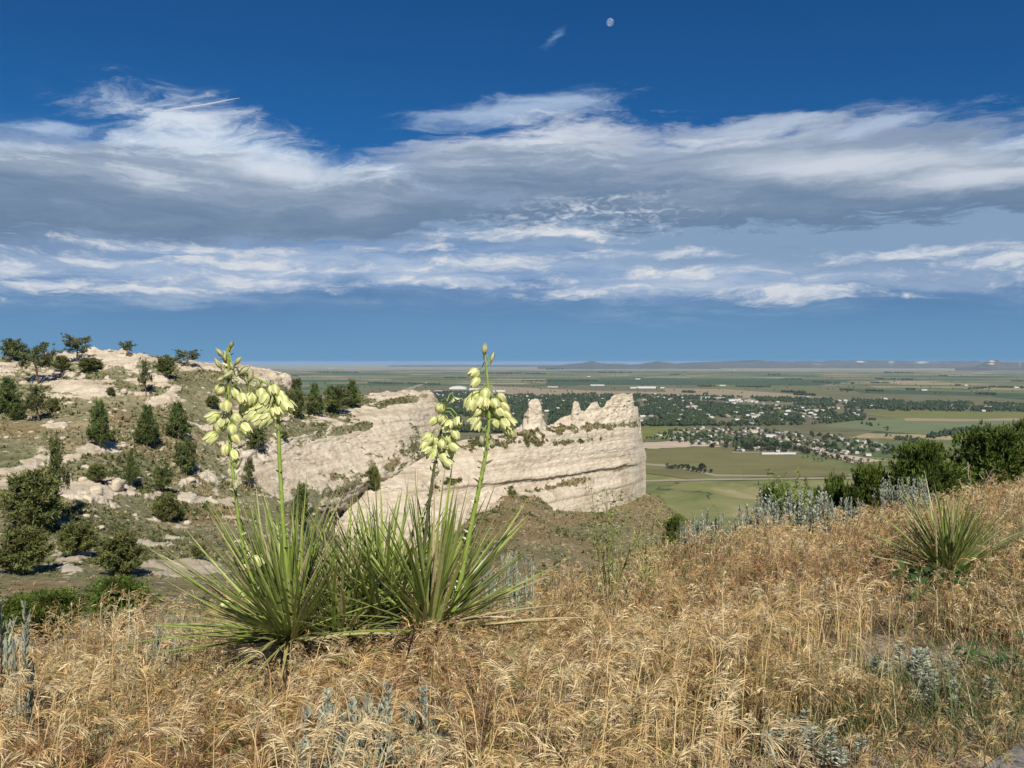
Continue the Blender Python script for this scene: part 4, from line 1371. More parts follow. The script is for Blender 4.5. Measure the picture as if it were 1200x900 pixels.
def dome_roof(px, py, wpx, label):
    p = plain(px, py, 1.6)
    L = wpx / F * p.y
    root = empty('arena', p, label, 'building')
    xs = np.linspace(0, math.pi, 17)
    V, Q = [], []
    for j, yy in enumerate((-L * 0.3, L * 0.3)):
        for a in xs:
            V.append((math.cos(a) * L / 2, yy, 9 + math.sin(a) * L * 0.13))
    n = len(xs)
    Q = [(i, i + 1, n + i + 1, n + i) for i in range(n - 1)]
    me = new_mesh('roof', np.array(V), np.array(Q), ROOFS['pale'], smooth=True)
    link('roof', me, root)
    bx = [(-L / 2, -L * .29, 0), (L / 2, -L * .29, 0), (L / 2, L * .29, 0), (-L / 2, L * .29, 0)]
    Vb = bx + [(x, y, 9) for x, y, _ in bx]
    fr = [(math.cos(a) * L / 2, -L * .285, 9 + math.sin(a) * L * 0.128) for a in xs]
    me = bpy.data.meshes.new('wall')
    me.from_pydata(Vb + fr, [], [(0, 1, 5, 4), (1, 2, 6, 5), (2, 3, 7, 6), (3, 0, 4, 7), tuple(range(8, 8 + n))])
    me.materials.append(WALLS['pale'])
    link('wall', me, root)


dome_roof(537, 456, 20, 'white arched-roof hall at the far edge of the tree-filled town')
for a in [
    (562, 457, 24, 60, 14, 'pale', 'long white shed right of the arched-roof hall'), (585, 459, 14, 50, 12, 'pale', 'white shed at the end of the row by the arched-roof hall'), (516, 459, 12, 40, 10, 'grey', 'grey shed left of the arched-roof hall'),
    (757, 455, 22, 60, 14, 'pale', 'long white warehouse just above the prow of the cliff'), (742, 455, 9, 50, 10, 'pale', 'short white warehouse left of the long one above the prow'), (776, 455, 5, 40, 9, 'pale', 'small white shed right of the long warehouse above the prow'),
    (648, 454, 12, 40, 9, 'tan', 'tan shed beyond the dark trees behind the first pinnacle'), (700, 452, 16, 40, 10, 'pale', 'pale roof beyond the town trees between two pinnacles'), (826, 467, 12, 50, 10, 'pale', 'white hall at the left end of the bright roof row'),
    (842, 468, 13, 50, 11, 'pale', 'bluish white hall in the middle of the bright roof row'), (858, 470, 12, 50, 10, 'pale', 'white hall at the right end of the bright roof row'), (878, 470.5, 12, 40, 9, 'grey', 'grey flat hall after the bright roof row'),
    (828, 464, 6, 30, 8, 'pale', 'small white shed behind the bright roof row'), (883, 490, 8, 30, 9, 'pale', 'white barn in front of the green sports field'), (952, 482, 26, 40, 8, 'tan', 'long tan school building in the middle of town'), (975, 479, 14, 40, 8, 'tan', 'tan block at the end of the long school building'),
    (990, 470, 4, 30, 8, 'pale', 'small white building in the dark tree belt'), (1076, 474, 5, 30, 8, 'pale', 'white barn in the tree belt at the right'), (1035, 468, 7, 30, 8, 'pale', 'pale long barn above the tree belt'), (901, 512, 12, 30, 7, 'pale', 'bright white long roof in the near town'),
    (882, 507, 9, 30, 8, 'tan', 'tan roofed block in the near town'), (912, 532.2, 40, 9, 4, 'pale', 'long low pale storage row along the front road of town'), (985, 516, 7, 20, 6, 'pale', 'pale roof at the right side of the near town'), (1017, 534, 6, 14, 5, 'pale', 'white cottage at the end of the near town'),
    (1086, 541, 8, 12, 6, 'tan', 'sandstone coloured house beside the evergreen row'), (846, 452.2, 8, 30, 8, 'pale', 'farm buildings white in the far dark field'), (1131, 452, 4, 25, 8, 'pale', 'small white farmhouse in the far right fields'), (1082, 457.5, 7, 30, 8, 'pale', 'white farm sheds right of a dark clump of trees'),
    (918, 444, 5, 40, 10, 'pale', 'tiny far white farm on the middle of the plain'), (860, 434, 3, 40, 10, 'tan', 'tiny far building near the foot of the hills'), (747, 444.5, 6, 40, 9, 'pale', 'tiny far white farm left on the plain above the prow'), (388, 431.5, 5, 60, 10, 'pale', 'tiny far white building on the plain behind the bench pines'),
    (1152, 482, 4, 18, 6, 'pale', 'white farmhouse by the yellow-green field'), (1190, 454.5, 6, 30, 8, 'pale', 'white farm at the far right edge'), (945, 466, 4, 30, 8, 'pale', 'small white barn above the dark tree belt'), (690, 441.5, 4, 40, 9, 'pale', 'speck of a white farm far behind the pinnacles'),
]:
    shed(*a, ang=random.choice([0, 0.1, -0.15]))


# ------------------------------------------------------------------ trees of the plain
def blob_tree(seed, n=46):
    """A small broadleaf tree of unit size: short trunk and a crown of leaf clumps."""
    rng = np.random.default_rng(seed)
    acc = Acc()
    V, Q = tube([(0, 0, -0.1), (0, 0, 0.2), (0.02, 0, 0.45)], [0.05, 0.04, 0.02], 5)
    acc.add(V, Q, (0.08, 0.06, 0.045))
    for k in range(n):
        d = rng.normal(size=3)
        d /= np.linalg.norm(d)
        c = np.array([0, 0, 0.56]) + d * np.array([0.36, 0.36, 0.36]) * rng.uniform(0.35, 1) ** 0.5
        s = rng.uniform(0.10, 0.19)
        A = rand_dir(4, rng)
        P = c + A * s
        col = np.array([0.038, 0.056, 0.020]) * rng.uniform(0.6, 1.5)
        acc.add(P, [(0, 1, 2), (0, 2, 3), (0, 3, 1), (1, 3, 2)], col)
    return acc.mesh('broadleaf_tree', M_ptree)


M_ptree = leaf_material('broadleaf_foliage', 0.7, 0.15, 0.1, 0.3, 0.6)


def tree_rows():
    rng = np.random.default_rng(71)
    near, far = [], []
    # rows and groves by the line they follow on the plain: (pixel a, pixel b, count, spread px, height m)
    rows = [((848, 517), (905, 519), 34, 2.2, 11), ((870, 524), (935, 527), 46, 2.6, 11), ((905, 520), (945, 530), 22, 2.5, 10), ((862, 520), (900, 526), 30, 2.2, 11), ((930, 527), (985, 540), 30, 3.0, 7), ((975, 537), (1012, 545), 24, 2.2, 6),
            ((1050, 516), (1080, 520), 16, 2.0, 11), ((1085, 514), (1150, 505), 46, 2.0, 12), ((1100, 510), (1160, 503), 30, 1.6, 12), ((1040, 512), (1100, 522), 16, 2.5, 8), ((780, 549), (800, 551), 12, 0.8, 7), ((805, 551), (823, 555), 14, 1.6, 8), ((826, 554), (836, 555), 6, 1.0, 6),
            ((795, 549), (806, 549), 6, 0.6, 6), ((820, 549.5), (827, 552), 8, 1.3, 10), ((940, 537), (1100, 543), 40, 4.0, 4.5), ((755, 514), (845, 516), 40, 1.6, 5), ((985, 491), (1030, 493), 26, 1.2, 8), ((1010, 497), (1050, 505), 10, 2, 8)]
    for a, b, n, sp, h in rows:
        for k in range(n):
            f = rng.random()
            near.append((a[0] + (b[0] - a[0]) * f + rng.normal() * sp, a[1] + (b[1] - a[1]) * f + rng.normal() * sp * 0.45, h * rng.uniform(0.6, 1.25)))
    for _ in range(900):
        px, py = rng.uniform(765, 1065), rng.uniform(502, 535)
        if in_poly(px, py, NEAR_TOWN) and rng.random() < 0.75:
            near.append((px, py, rng.uniform(6, 11)))
    pts = [(plain(px, py), h) for px, py, h in near]
    pts.sort(key=lambda q: q[0].y)
    ms = [blob_tree(s) for s in (1, 2, 3, 4)]
    for p, h in pts[:300]:
        o = link('broadleaf_tree', ms[rng.integers(4)], None, (p.x, p.y, PLAIN_Z + 1.5))
        w = h * rng.uniform(0.95, 1.35)
        o.scale = (w, w, h * 1.15)
        o.rotation_euler = (0, 0, rng.uniform(0, 6.28))
        tag(o, 'small distant dark broadleaf tree down on the plain around the near town', 'tree', 'trees on the plain around the near town')
    far = [(p, h) for p, h in pts[300:]]
    belts = [([(455, 470), (520, 459), (640, 464), (700, 461), (765, 468), (765, 498), (700, 508), (600, 508), (480, 506)], 7500, 12), ([(765, 467), (850, 474), (880, 478), (870, 486), (830, 492), (840, 499), (760, 500)], 2300, 11), ([(870, 476), (1010, 480), (1015, 492), (960, 498), (905, 499), (840, 500), (860, 490)], 900, 10),
             ([(940, 468), (1000, 469), (1230, 475), (1230, 480), (1100, 481), (1000, 479), (930, 475)], 1500, 12), ([(700, 462), (940, 467), (940, 472), (720, 466)], 700, 11), ([(1030, 477), (1210, 480), (1210, 483), (1040, 482)], 350, 10)]
    for poly, n, h in belts:
        xs = [p[0] for p in poly]
        ys = [p[1] for p in poly]
        c = 0
        while c < n:
            px, py = rng.uniform(min(xs), max(xs)), rng.uniform(min(ys), max(ys))
            if in_poly(px, py, poly) and fbm(np.array([px, py * 3, 0.0]), 22.0, 3, 0.6, 5) > 0.36:
                far.append((plain(px, py), h * rng.uniform(0.6, 1.3)))
                c += 1
    # shelter belts and farm groves far out
    lines = [(372, 437, 420, 437), (520, 443, 560, 443.3), (610, 447, 700, 447), (785, 439.5, 797, 439.3), (818, 453, 840, 453.2), (862, 453.5, 903, 454), (915, 444.8, 940, 444.8), (952, 448, 966, 448.3), (968, 449, 974, 449), (979, 449.5, 985, 449.5), (998, 450, 1001, 450), (1025, 444.5, 1070, 445),
             (1020, 449, 1042, 449.2), (1062, 457, 1072, 457), (985, 457.5, 1000, 458), (1015, 458, 1036, 459), (1135, 456, 1160, 455), (1160, 454, 1215, 455), (1120, 452, 1126, 452), (1035, 437, 1070, 437.5), (900, 439.5, 914, 439.5), (1185, 447, 1210, 447.5), (800, 460, 815, 460.5), (825, 463, 830, 463),
             (915, 459.5, 945, 461), (930, 463, 956, 464), (330, 441, 350, 441.2), (430, 449, 520, 451), (560, 438, 640, 438.3), (700, 437, 740, 437), (1100, 441, 1110, 441), (1145, 462, 1170, 463), (640, 433, 660, 433)]
    for x0, y0, x1, y1 in lines:
        n = int(abs(x1 - x0) * 1.6) + 6
        for k in range(n):
            f = rng.random()
            p = plain(x0 + (x1 - x0) * f, y0 + (y1 - y0) * f + rng.normal() * 0.12)
            far.append((p, rng.uniform(9, 16) * max(1.0, p.y / 9000)))
    # specks of hedges and lone trees over the whole plain
    for _ in range(900):
        px, py = rng.uniform(300, 1230), 431 + 30 * rng.random() ** 1.5
        p = plain(px, py)
        far.append((p, rng.uniform(5, 11)))
    V0 = np.array([(0, 0, 1.0), (0.5, 0, 0.55), (-0.25, 0.43, 0.6), (-0.25, -0.43, 0.5), (0.30, 0.42, 0.25), (-0.5, 0, 0.2), (0.28, -0.42, 0.2), (0, 0, 0.0)])
    T0 = np.array([(0, 1, 2), (0, 2, 3), (0, 3, 1), (1, 4, 2), (2, 5, 3), (3, 6, 1), (1, 6, 4), (2, 4, 5), (3, 5, 6), (4, 6, 7), (4, 7, 5), (5, 7, 6)])
    n = len(far)
    C = np.array([(p.x, p.y, PLAIN_Z + 1.3) for p, _ in far])
    H = np.array([h for _, h in far])
    V = V0[None] + rng.normal(size=(n, 8, 3)) * 0.09
    an = rng.uniform(0, 6.28, n)
    x = V[..., 0] * np.cos(an)[:, None] - V[..., 1] * np.sin(an)[:, None]
    y = V[..., 0] * np.sin(an)[:, None] + V[..., 1] * np.cos(an)[:, None]
    W = np.stack([x, y, V[..., 2]], -1) * H[:, None, None] * np.array([1.2, 1.2, 1.2]) + C[:, None]
    T = (np.arange(n)[:, None, None] * 8 + T0[None]).reshape(-1, 3)
    col = np.broadcast_to((np.array([0.034, 0.052, 0.020])[None] * rng.uniform(0.55, 1.5, (n, 1)))[:, None], (n, 8, 3)).reshape(-1, 3)
    tag(link('far_trees', new_mesh('far_trees', W.reshape(-1, 3), T, M_ptree, col)), 'dark mass of trees filling the town and the far shelter belts', 'trees', kind='stuff')


tree_rows()


# utility poles standing in the near pasture
def pole(px, yt, yb, label):
    p = plain(px, yb)
    h = (yb - yt) / F * p.y
    root = empty('utility_pole', p, label, 'pole', 'utility poles on the plain')
    V, Q = tube([(0, 0, 0), (0, 0, h)], [0.22, 0.15], 8)
    link('post', new_mesh('post', V, Q, M_bark), root)
    V, Q = tube([(-1.4, 0, h - 0.8), (1.4, 0, h - 0.8)], [0.1, 0.1], 6)
    link('crossarm', new_mesh('crossarm', V, Q, M_bark), root)


pole(871.5, 547, 562, 'tall thin utility pole in the pasture below the fallow field')
pole(937, 547, 561, 'tall thin utility pole nearest the evergreen row')


# ================================================================== NEAR PLANTS
def gpt(x, y, dz=0.0):
    return Vector((x, y, float(ground_z(x, y)) + dz))


# ------------------------------------------------------------------ yucca
def mat_yucca_leaf():
    m, t, b, o = principled('yucca_leaf', 0.42, 0.45)
    at_ = t.n('ShaderNodeAttribute', attribute_name='Col').outputs['Color']
    u = t.n('ShaderNodeAttribute', attribute_name='across').outputs['Fac']
    pos = t.n('ShaderNodeNewGeometry').outputs['Position']
    nz = t.noise(pos, 45.0, 4, 0.6).outputs[0]
    c = t.mix(1.0, at_, t.ramp(nz, [(0.3, (0.78,) * 3), (0.7, (1.2,) * 3)]), 'MULTIPLY')
    margin = t.smooth(t.m('ABSOLUTE', u), 0.72, 0.9)
    c = t.mix(t.m('MULTIPLY', margin, 0.75), c, (0.42, 0.40, 0.24))
    t.put(b.inputs['Base Color'], c)
    tr = t.n('ShaderNodeBsdfTranslucent', {0: c})
    t.put(o.inputs[0], t.n('ShaderNodeMixShader', {0: 0.15, 1: b.outputs[0], 2: tr.outputs[0]}))
    return m


def mat_petal():
    m, t, b, o = principled('yucca_petal', 0.5, 0.3)
    at_ = t.n('ShaderNodeAttribute', attribute_name='Col').outputs['Color']
    t.put(b.inputs['Base Color'], at_)
    tr = t.n('ShaderNodeBsdfTranslucent', {0: at_})
    t.put(o.inputs[0], t.n('ShaderNodeMixShader', {0: 0.35, 1: b.outputs[0], 2: tr.outputs[0]}))
    return m


M_yleaf = mat_yucca_leaf()
M_petal = mat_petal()
M_stalk = leaf_material('yucca_stalk', 0.5, 0.35, 0.0, 0.2, 60.0)


def sword_leaves(center, dirs, length, width, cols, rng, droop=0.12, loc=(0, 0, 0), S=9):
    """Stiff narrow channelled leaves from a rosette centre; five vertices across."""
    n = len(dirs)
    s = np.linspace(0, 1, S)
    up = np.array([0, 0, 1.0])
    side = norm(np.cross(dirs, up + rng.normal(size=(n, 3)) * 0.05))
    nrm = norm(np.cross(side, dirs))
    side = norm(side + nrm * rng.normal(size=(n, 1)) * 0.35)
    nrm = norm(np.cross(side, dirs))
    length = np.asarray(length)
    bow = rng.normal(size=(n, 1)) * 0.085
    horiz = np.clip(1 - dirs[:, 2:3], 0, 1)
    P = center[:, None] + dirs[:, None] * (s[None, :, None] * length[:, None, None])
    P[..., 2] -= (droop * horiz * length[:, None]) * s[None] ** 2
    P = P + (side * bow)[:, None] * (length[:, None] * s[None] ** 2)[..., None]
    w = width[:, None] * np.interp(s, [0, 0.08, 0.3, 0.6, 0.85, 1.0], [0.95, 0.9, 1.0, 0.80, 0.42, 0.03])[None]
    u = np.array([-1, -0.72, 0, 0.72, 1])
    dep = np.array([0.34, 0.2, 0.0, 0.2, 0.34])
    V = P[:, :, None] + side[:, None, None] * (w[..., None, None] * u[None, None, :, None]) + nrm[:, None, None] * (w[..., None, None] * dep[None, None, :, None])
    i = np.arange(n)[:, None, None] * S * 5 + np.arange(S - 1)[None, :, None] * 5 + np.arange(4)[None, None]
    Q = np.stack([i, i + 1, i + 6, i + 5], -1).reshape(-1, 4)
    tip = np.clip((s - 0.9) / 0.1, 0, 1)[None, :, None]
    C = cols[:, None] * (1 - 0.45 * tip) + np.array([0.30, 0.22, 0.10]) * 0.45 * tip
    C = np.broadcast_to(C[:, :, None], (n, S, 5, 3))
    U = np.broadcast_to(u[None, None], (n, S, 5))
    return V.reshape(-1, 3) - np.array(loc), Q, C.reshape(-1, 3), U.reshape(-1)


def leaves_mesh(parts, name='leaves'):
    V, Q, C, U, k = [], [], [], [], 0
    for v, q, c, u in parts:
        V.append(v); Q.append(q + k); C.append(c); U.append(u)
        k += len(v)
    return new_mesh(name, np.concatenate(V), np.concatenate(Q), M_yleaf, np.concatenate(C), True, {'across': np.concatenate(U)})


def rosette(center, n, Lm, rng, loc, lean=(0, 0, 0), wid=0.0085, elev=(8, 88), spread=None, dead=40, tone=1.0):
    a = rng.uniform(0, 2 * np.pi, n)
    e = np.radians(elev[0] + (elev[1] - elev[0]) * rng.beta(1.15, 1.3, n))
    d = np.stack([np.cos(e) * np.cos(a), np.cos(e) * np.sin(a), np.sin(e)], -1)
    d = norm(d + np.array(lean))
    L = Lm * rng.uniform(0.62, 1.08, n)
    c0 = np.array(center)[None] + d * 0.03 + rng.normal(size=(n, 3)) * 0.018
    kind = rng.random(n)
    col = np.where(kind[:, None] < 0.62, np.array([0.165, 0.235, 0.034]), np.where(kind[:, None] < 0.88, np.array([0.245, 0.295, 0.055]), np.where(kind[:, None] < 0.93, np.array([0.40, 0.37, 0.13]), np.array([0.45, 0.37, 0.20])))) * rng.uniform(0.72, 1.2, (n, 1)) * tone
    out = [sword_leaves(c0, d, L, wid * rng.uniform(0.75, 1.2, n), col, rng, 0.10, loc)]
    if dead:
        a = rng.uniform(0, 2 * np.pi, dead)
        e = np.radians(rng.uniform(-35, 40, dead))
        d = np.stack([np.cos(e) * np.cos(a), np.cos(e) * np.sin(a), np.sin(e)], -1)
        col = np.where(rng.random((dead, 1)) < 0.6, np.array([0.42, 0.35, 0.22]), np.array([0.30, 0.21, 0.11])) * rng.uniform(0.7, 1.2, (dead, 1))
        out.append(sword_leaves(np.array(center)[None] + d * 0.03, d, Lm * rng.uniform(0.25, 0.6, dead), wid * rng.uniform(0.4, 0.75, dead), col, rng, 0.45, loc))
    return out


def tepal_flower(kind, seed):
    """A hanging bell of six curved tepals on a short pedicel; the pedicel starts at the origin, the bell hangs along -Z."""
    rng = np.random.default_rng(seed)
    acc = Acc()
    pl = 0.018
    V, Q = tube([(0, 0, 0), (0, 0, -pl * 0.6), (0, 0, -pl)], [0.0022, 0.0022, 0.004], 6)
    acc.add(V, Q, (0.20, 0.26, 0.06))
    L = {'open': 0.052, 'closed': 0.049, 'bud': 0.046, 'wilted': 0.042, 'star': 0.042}[kind]
    Rm = {'open': 0.0240, 'closed': 0.0215, 'bud': 0.0095, 'wilted': 0.0125, 'star': 0.034}[kind]
    end = {'open': 0.92, 'closed': 0.60, 'bud': 0.05, 'wilted': 0.35, 'star': 1.0}[kind]
    prof_s = [0, 0.12, 0.3, 0.55, 0.8, 1.0]
    prof_r = [0.15, 0.62, 0.95, 1.0, 0.5 + 0.48 * end, end]
    for ring in (0, 1):
        for k in range(3):
            a0 = k * 2.094 + ring * 1.047 + rng.normal() * 0.08
            S, U = 8, 5
            s = np.linspace(0, 1, S)
            w = np.interp(s, [0, 0.15, 0.45, 0.75, 0.92, 1.0], [0.25, 0.62, 1.0, 0.84, 0.45, 0.02]) * (0.46 if kind == 'open' else 0.50)
            r = np.interp(s, prof_s, prof_r) * Rm * (1.0 if ring == 0 else 0.86) * rng.uniform(0.82, 1.22)
            if kind == 'star':
                r = s * Rm
            lk = L * rng.uniform(0.9, 1.08)
            u = np.linspace(-1, 1, U)
            ang = a0 + u[None] * w[:, None] * (1.45 if kind != 'star' else 0.9)
            rr = r[:, None] * (1 - 0.08 * np.abs(u[None])) + rng.normal() * 0.0008
            zz = -pl - lk * (s[:, None] * (1.0 if kind != 'star' else 0.45)) + 0 * ang
            V = np.stack([rr * np.cos(ang), rr * np.sin(ang), zz + 0.0015 * rng.normal(size=zz.shape) * (2 if kind == 'wilted' else 0.6)], -1).reshape(-1, 3)
            i = (np.arange(S - 1)[:, None] * U + np.arange(U - 1)[None])
            Q = np.stack([i, i + U, i + U + 1, i + 1], -1).reshape(-1, 4)
            if kind == 'bud':
                ca, cb = np.array([0.40, 0.42, 0.16]), np.array([0.62, 0.62, 0.34])
            elif kind == 'wilted':
                ca, cb = np.array([0.40, 0.40, 0.22]), np.array([0.55, 0.52, 0.34])
            else:
                ca, cb = np.array([0.47, 0.53, 0.15]), np.array([0.90, 0.87, 0.52])
            f = np.clip(np.abs(u)[None] * 1.25 + s[:, None] * 0.5 - 0.35, 0, 1)[..., None]
            C = (ca * (1 - f) + cb * f) * rng.uniform(0.9, 1.08)
            if ring == 0 and kind in ('bud', 'closed') and rng.random() < 0.6:
                C = C * (1 - 0.25 * (1 - np.abs(u))[None, :, None] * np.array([0.1, 0.6, 0.4]))
            if rng.random() < 0.55:
                b_ = np.clip((s - rng.uniform(0.86, 0.95)) / 0.08, 0, 1)[:, None, None] * rng.uniform(0.3, 0.9)
                C = C * (1 - b_) + np.array([0.36, 0.24, 0.09]) * b_
            acc.add(V, Q, C.reshape(-1, 3))
    me = acc.mesh('flower', M_petal, True)
    return me


FL = {k: [tepal_flower(k, 10 * i + j) for j in range(3)] for i, k in enumerate(['open', 'closed', 'bud', 'wilted', 'star'])}


O, Cc, B, Wl, St = 'open', 'closed', 'bud', 'wilted', 'star'


def stalk(root, pts, D, r0, r1, flowers, green, rng, size=1.0, bracts=26, up_to=1.0):
    """A flower stalk through the given pixels at distance D (a little deeper for a lean), with bracts, and its hanging flowers as parts."""
    P = np.array([tuple(at(px, py, d)) for px, py, d in pts])
    t = np.linspace(0, len(P) - 1, 44)
    # smooth curve through the points
    path = np.stack([np.interp(t, np.arange(len(P)), P[:, k]) for k in range(3)], -1)
    for _ in range(6):
        path[1:-1] = (path[:-2] + path[1:-1] * 2 + path[2:]) / 4
    loc = np.array(root.location)
    acc = Acc()
    f = np.linspace(0, 1, len(path))
    V, Q = tube(path - loc, r0 + (r1 - r0) * f ** 0.9, 9)
    acc.add(V, Q, np.array(green))
    for k in range(bracts):
        s = (k + rng.uniform(0, 0.8)) / bracts * up_to
        q = path[int(s * (len(path) - 1))] - loc
        a = k * 2.4 + rng.normal() * 0.3
        d = norm(np.array([math.cos(a), math.sin(a), rng.uniform(0.1, 0.9)]))
        side = norm(np.cross(d, [0, 0, 1.0]))
        roll = rng.uniform(0.5, 2.6)
        side = norm(side * math.cos(roll) + np.cross(side, d) * math.sin(roll))
        L = rng.uniform(0.020, 0.040)
        w = L * 0.19
        rr = r0 + (r1 - r0) * s
        b0 = q + d * rr * 0.6
        V = np.array([b0 - side * w, b0 + side * w, b0 + d * L * 0.6 + side * w * 0.55 + [0, 0, L * 0.1], b0 + d * L * 0.6 - side * w * 0.55 + [0, 0, L * 0.1], b0 + d * L + np.array([0, 0, L * rng.uniform(-0.3, 0.35)])])
        c = np.array([0.50, 0.48, 0.33]) if rng.random() < 0.5 else np.array([0.16, 0.13, 0.07])
        acc.add(V, [(0, 1, 2, 3)], c)
        acc.add(V, [(3, 2, 4)], c)
    st = link('flower_stalk', acc.mesh('flower_stalk', M_stalk, True), root)
    for (px, py, kind) in flowers:
        # the flower is at (px, py); its pedicel starts on the nearest part of the stalk
        ppx, ppy = to_px(path)
        near = int(np.argmin((ppx - px) ** 2 + (ppy - (py - 11 * size)) ** 2))
        dd = path[near][1] + rng.uniform(-0.035, 0.02)
        c = at(px, py, dd)
        base = Vector(path[near])
        drop = 0.034 * size
        axis = Vector((c.x - base.x, c.y - base.y, 0.0))
        hang = Vector((0, 0, -1.0)) + axis * 14.0 + Vector((rng.normal() * 0.38, rng.normal() * 0.38, 0))
        if kind == 'bud':
            up = 0.75 if py < pts[-1][1] + 30 else -0.15
            hang = axis * 14 + Vector((rng.normal() * 0.2, rng.normal() * 0.2, up))
        hang.normalize()
        o = link('flower', FL[kind][rng.integers(3)], st)
        org = Vector(c) - hang * (0.040 if kind != 'bud' else 0.036) * size
        o.location = org - Vector(loc)
        o.rotation_euler = (-hang).to_track_quat('Z', 'Y').to_euler()
        o.scale = (size * rng.uniform(0.92, 1.14) * (1.02 if kind in (O, Cc) else 1.0),) * 3
        # a curved pedicel from the stalk to the bell
        mid = (base + org) / 2 + Vector((0, 0, 0.012))
        V, Q = tube([tuple(base - Vector(loc)), tuple(mid - Vector(loc)), tuple(org - Vector(loc))], [0.0026, 0.0024, 0.0024], 5)
        pd = link('pedicel', new_mesh('pedicel', V, Q, M_stalk, np.tile([0.2, 0.26, 0.06], (len(V), 1))), st)
    return st


DY = 3.3                                    # distance of the flowering yuccas
yr = np.random.default_rng(77)
cL = at(340, 752, DY)
cM = at(446, 737, DY + 0.12)
cN = at(402, 748, DY + 0.06)
cR = at(505, 742, DY + 0.02)
yL = empty('yucca_plant', gpt(cL.x, cL.y), 'flowering yucca left in the clump, with a straight bloom stalk and a nodding one', 'yucca')
yR = empty('yucca_plant', gpt(cM.x + 0.06, cM.y), 'flowering yucca with broad green leaves, a short dark bloom stalk and a leaning tall one', 'yucca')


def trunk_part(root, centers):
    acc = Acc()
    for c in centers:
        g = gpt(c.x, c.y)
        V, Q = tube([tuple(g - root.location - Vector((0, 0, 0.05))), tuple((g + c) / 2 - root.location), tuple(c - root.location + Vector((0, 0, 0.02)))], [0.05, 0.045, 0.03], 10)
        acc.add(V, Q, (0.2, 0.15, 0.09))
    link('caudex', acc.mesh('caudex', M_bark, True), root)


link('leaves', leaves_mesh(rosette(cL, 330, 0.70, yr, yL.location, lean=(-0.20, -0.06, 0.08), wid=0.0066, elev=(2, 86), dead=110)), yL)
link('leaves', leaves_mesh(rosette(cM, 120, 0.64, yr, yR.location, lean=(-0.12, 0.0, 0.45), wid=0.0098, elev=(16, 88), dead=40)
                           + rosette(cN, 120, 0.58, yr, yR.location, lean=(-0.02, -0.1, 0.35), wid=0.0075, elev=(8, 86), dead=40)
                           + rosette(cR, 160, 0.68, yr, yR.location, lean=(0.30, -0.05, 0.22), wid=0.0095, elev=(2, 84), dead=70)), yR)
trunk_part(yL, [cL])
trunk_part(yR, [cM, cN, cR])


def cw(lst, x0, y0, sc):
    return [(x0 + x / sc, y0 + y / sc, k) for x, y, k in lst]


FA = cw([(160, 310, Cc), (230, 322, Cc), (185, 388, Cc), (135, 440, O), (228, 448, O), (148, 490, O), (272, 492, O), (125, 535, O), (225, 540, Cc), (178, 598, Cc), (222, 622, O), (226, 655, O), (258, 350, Cc), (200, 440, Cc), (165, 470, O), (212, 500, Cc),
          (210, 100, B), (155, 140, B), (150, 195, B), (237, 180, B), (212, 203, B), (182, 172, B), (265, 225, B), (230, 267, B), (165, 260, B), (205, 235, B)], 220, 380, 4.09) + [(277, 567, Wl), (300, 655, O), (268, 706, Cc)]
FB = cw([(275, 385, O), (325, 370, Cc), (372, 392, O), (352, 330, Cc), (415, 312, Cc), (405, 362, Cc), (455, 362, O), (425, 415, O), (472, 385, O), (302, 428, O), (352, 452, O), (388, 445, O), (338, 285, B), (280, 232, B), (262, 250, B), (300, 262, B), (440, 340, Cc), (330, 410, O), (300, 350, Cc), (375, 350, O), (405, 425, Cc), (270, 420, Cc), (345, 420, O)], 220, 380, 4.09)
FD = cw([(388, 75, B), (420, 105, B), (345, 168, Cc), (352, 208, Cc), (350, 262, O), (392, 252, Cc), (345, 305, O), (402, 322, O), (432, 298, Cc), (455, 270, Cc), (470, 308, Cc), (350, 358, O), (435, 378, O), (395, 292, Cc), (472, 380, O), (498, 378, O), (490, 412, O), (378, 455, Wl), (420, 470, Wl), (330, 290, O), (375, 285, O), (445, 330, O), (360, 330, Cc), (480, 345, Cc), (405, 440, Wl), (355, 385, O)], 460, 390, 3.6)
FC = cw([(200, 315, Cc), (208, 362, Cc), (240, 382, O), (275, 372, Cc), (175, 372, Cc), (152, 440, O), (230, 440, O), (265, 430, Cc), (150, 490, O), (190, 480, O), (255, 480, O), (215, 520, O), (230, 548, O), (185, 588, Wl), (265, 290, St), (175, 455, Cc), (210, 470, Cc), (240, 500, O), (140, 465, Cc), (170, 505, O)], 460, 390, 3.6)
GR = (0.20, 0.27, 0.05)
DG = (0.075, 0.085, 0.035)
# left yucca: a tall straight stalk and one whose heavy head nods over to the left
stalk(yL, [(325, 755, DY), (298, 690, DY - .03), (284, 640, DY - .05), (277, 590, DY - .06), (270, 530, DY - .07), (267, 480, DY - .07), (268, 440, DY - .07), (267, 407, DY - .07)], DY, 0.0095, 0.004, FA, GR, yr, 1.02, 80)
stalk(yL, [(345, 760, DY + .02), (337, 690, DY), (332, 620, DY - .02), (328, 550, DY - .02), (326, 497, DY - .02), (326, 470, DY - .02), (318, 452, DY - .02), (303, 444, DY - .02), (289, 440, DY - .02)], DY, 0.012, 0.0035, FB, GR, yr, 1.08, 70, 0.66)
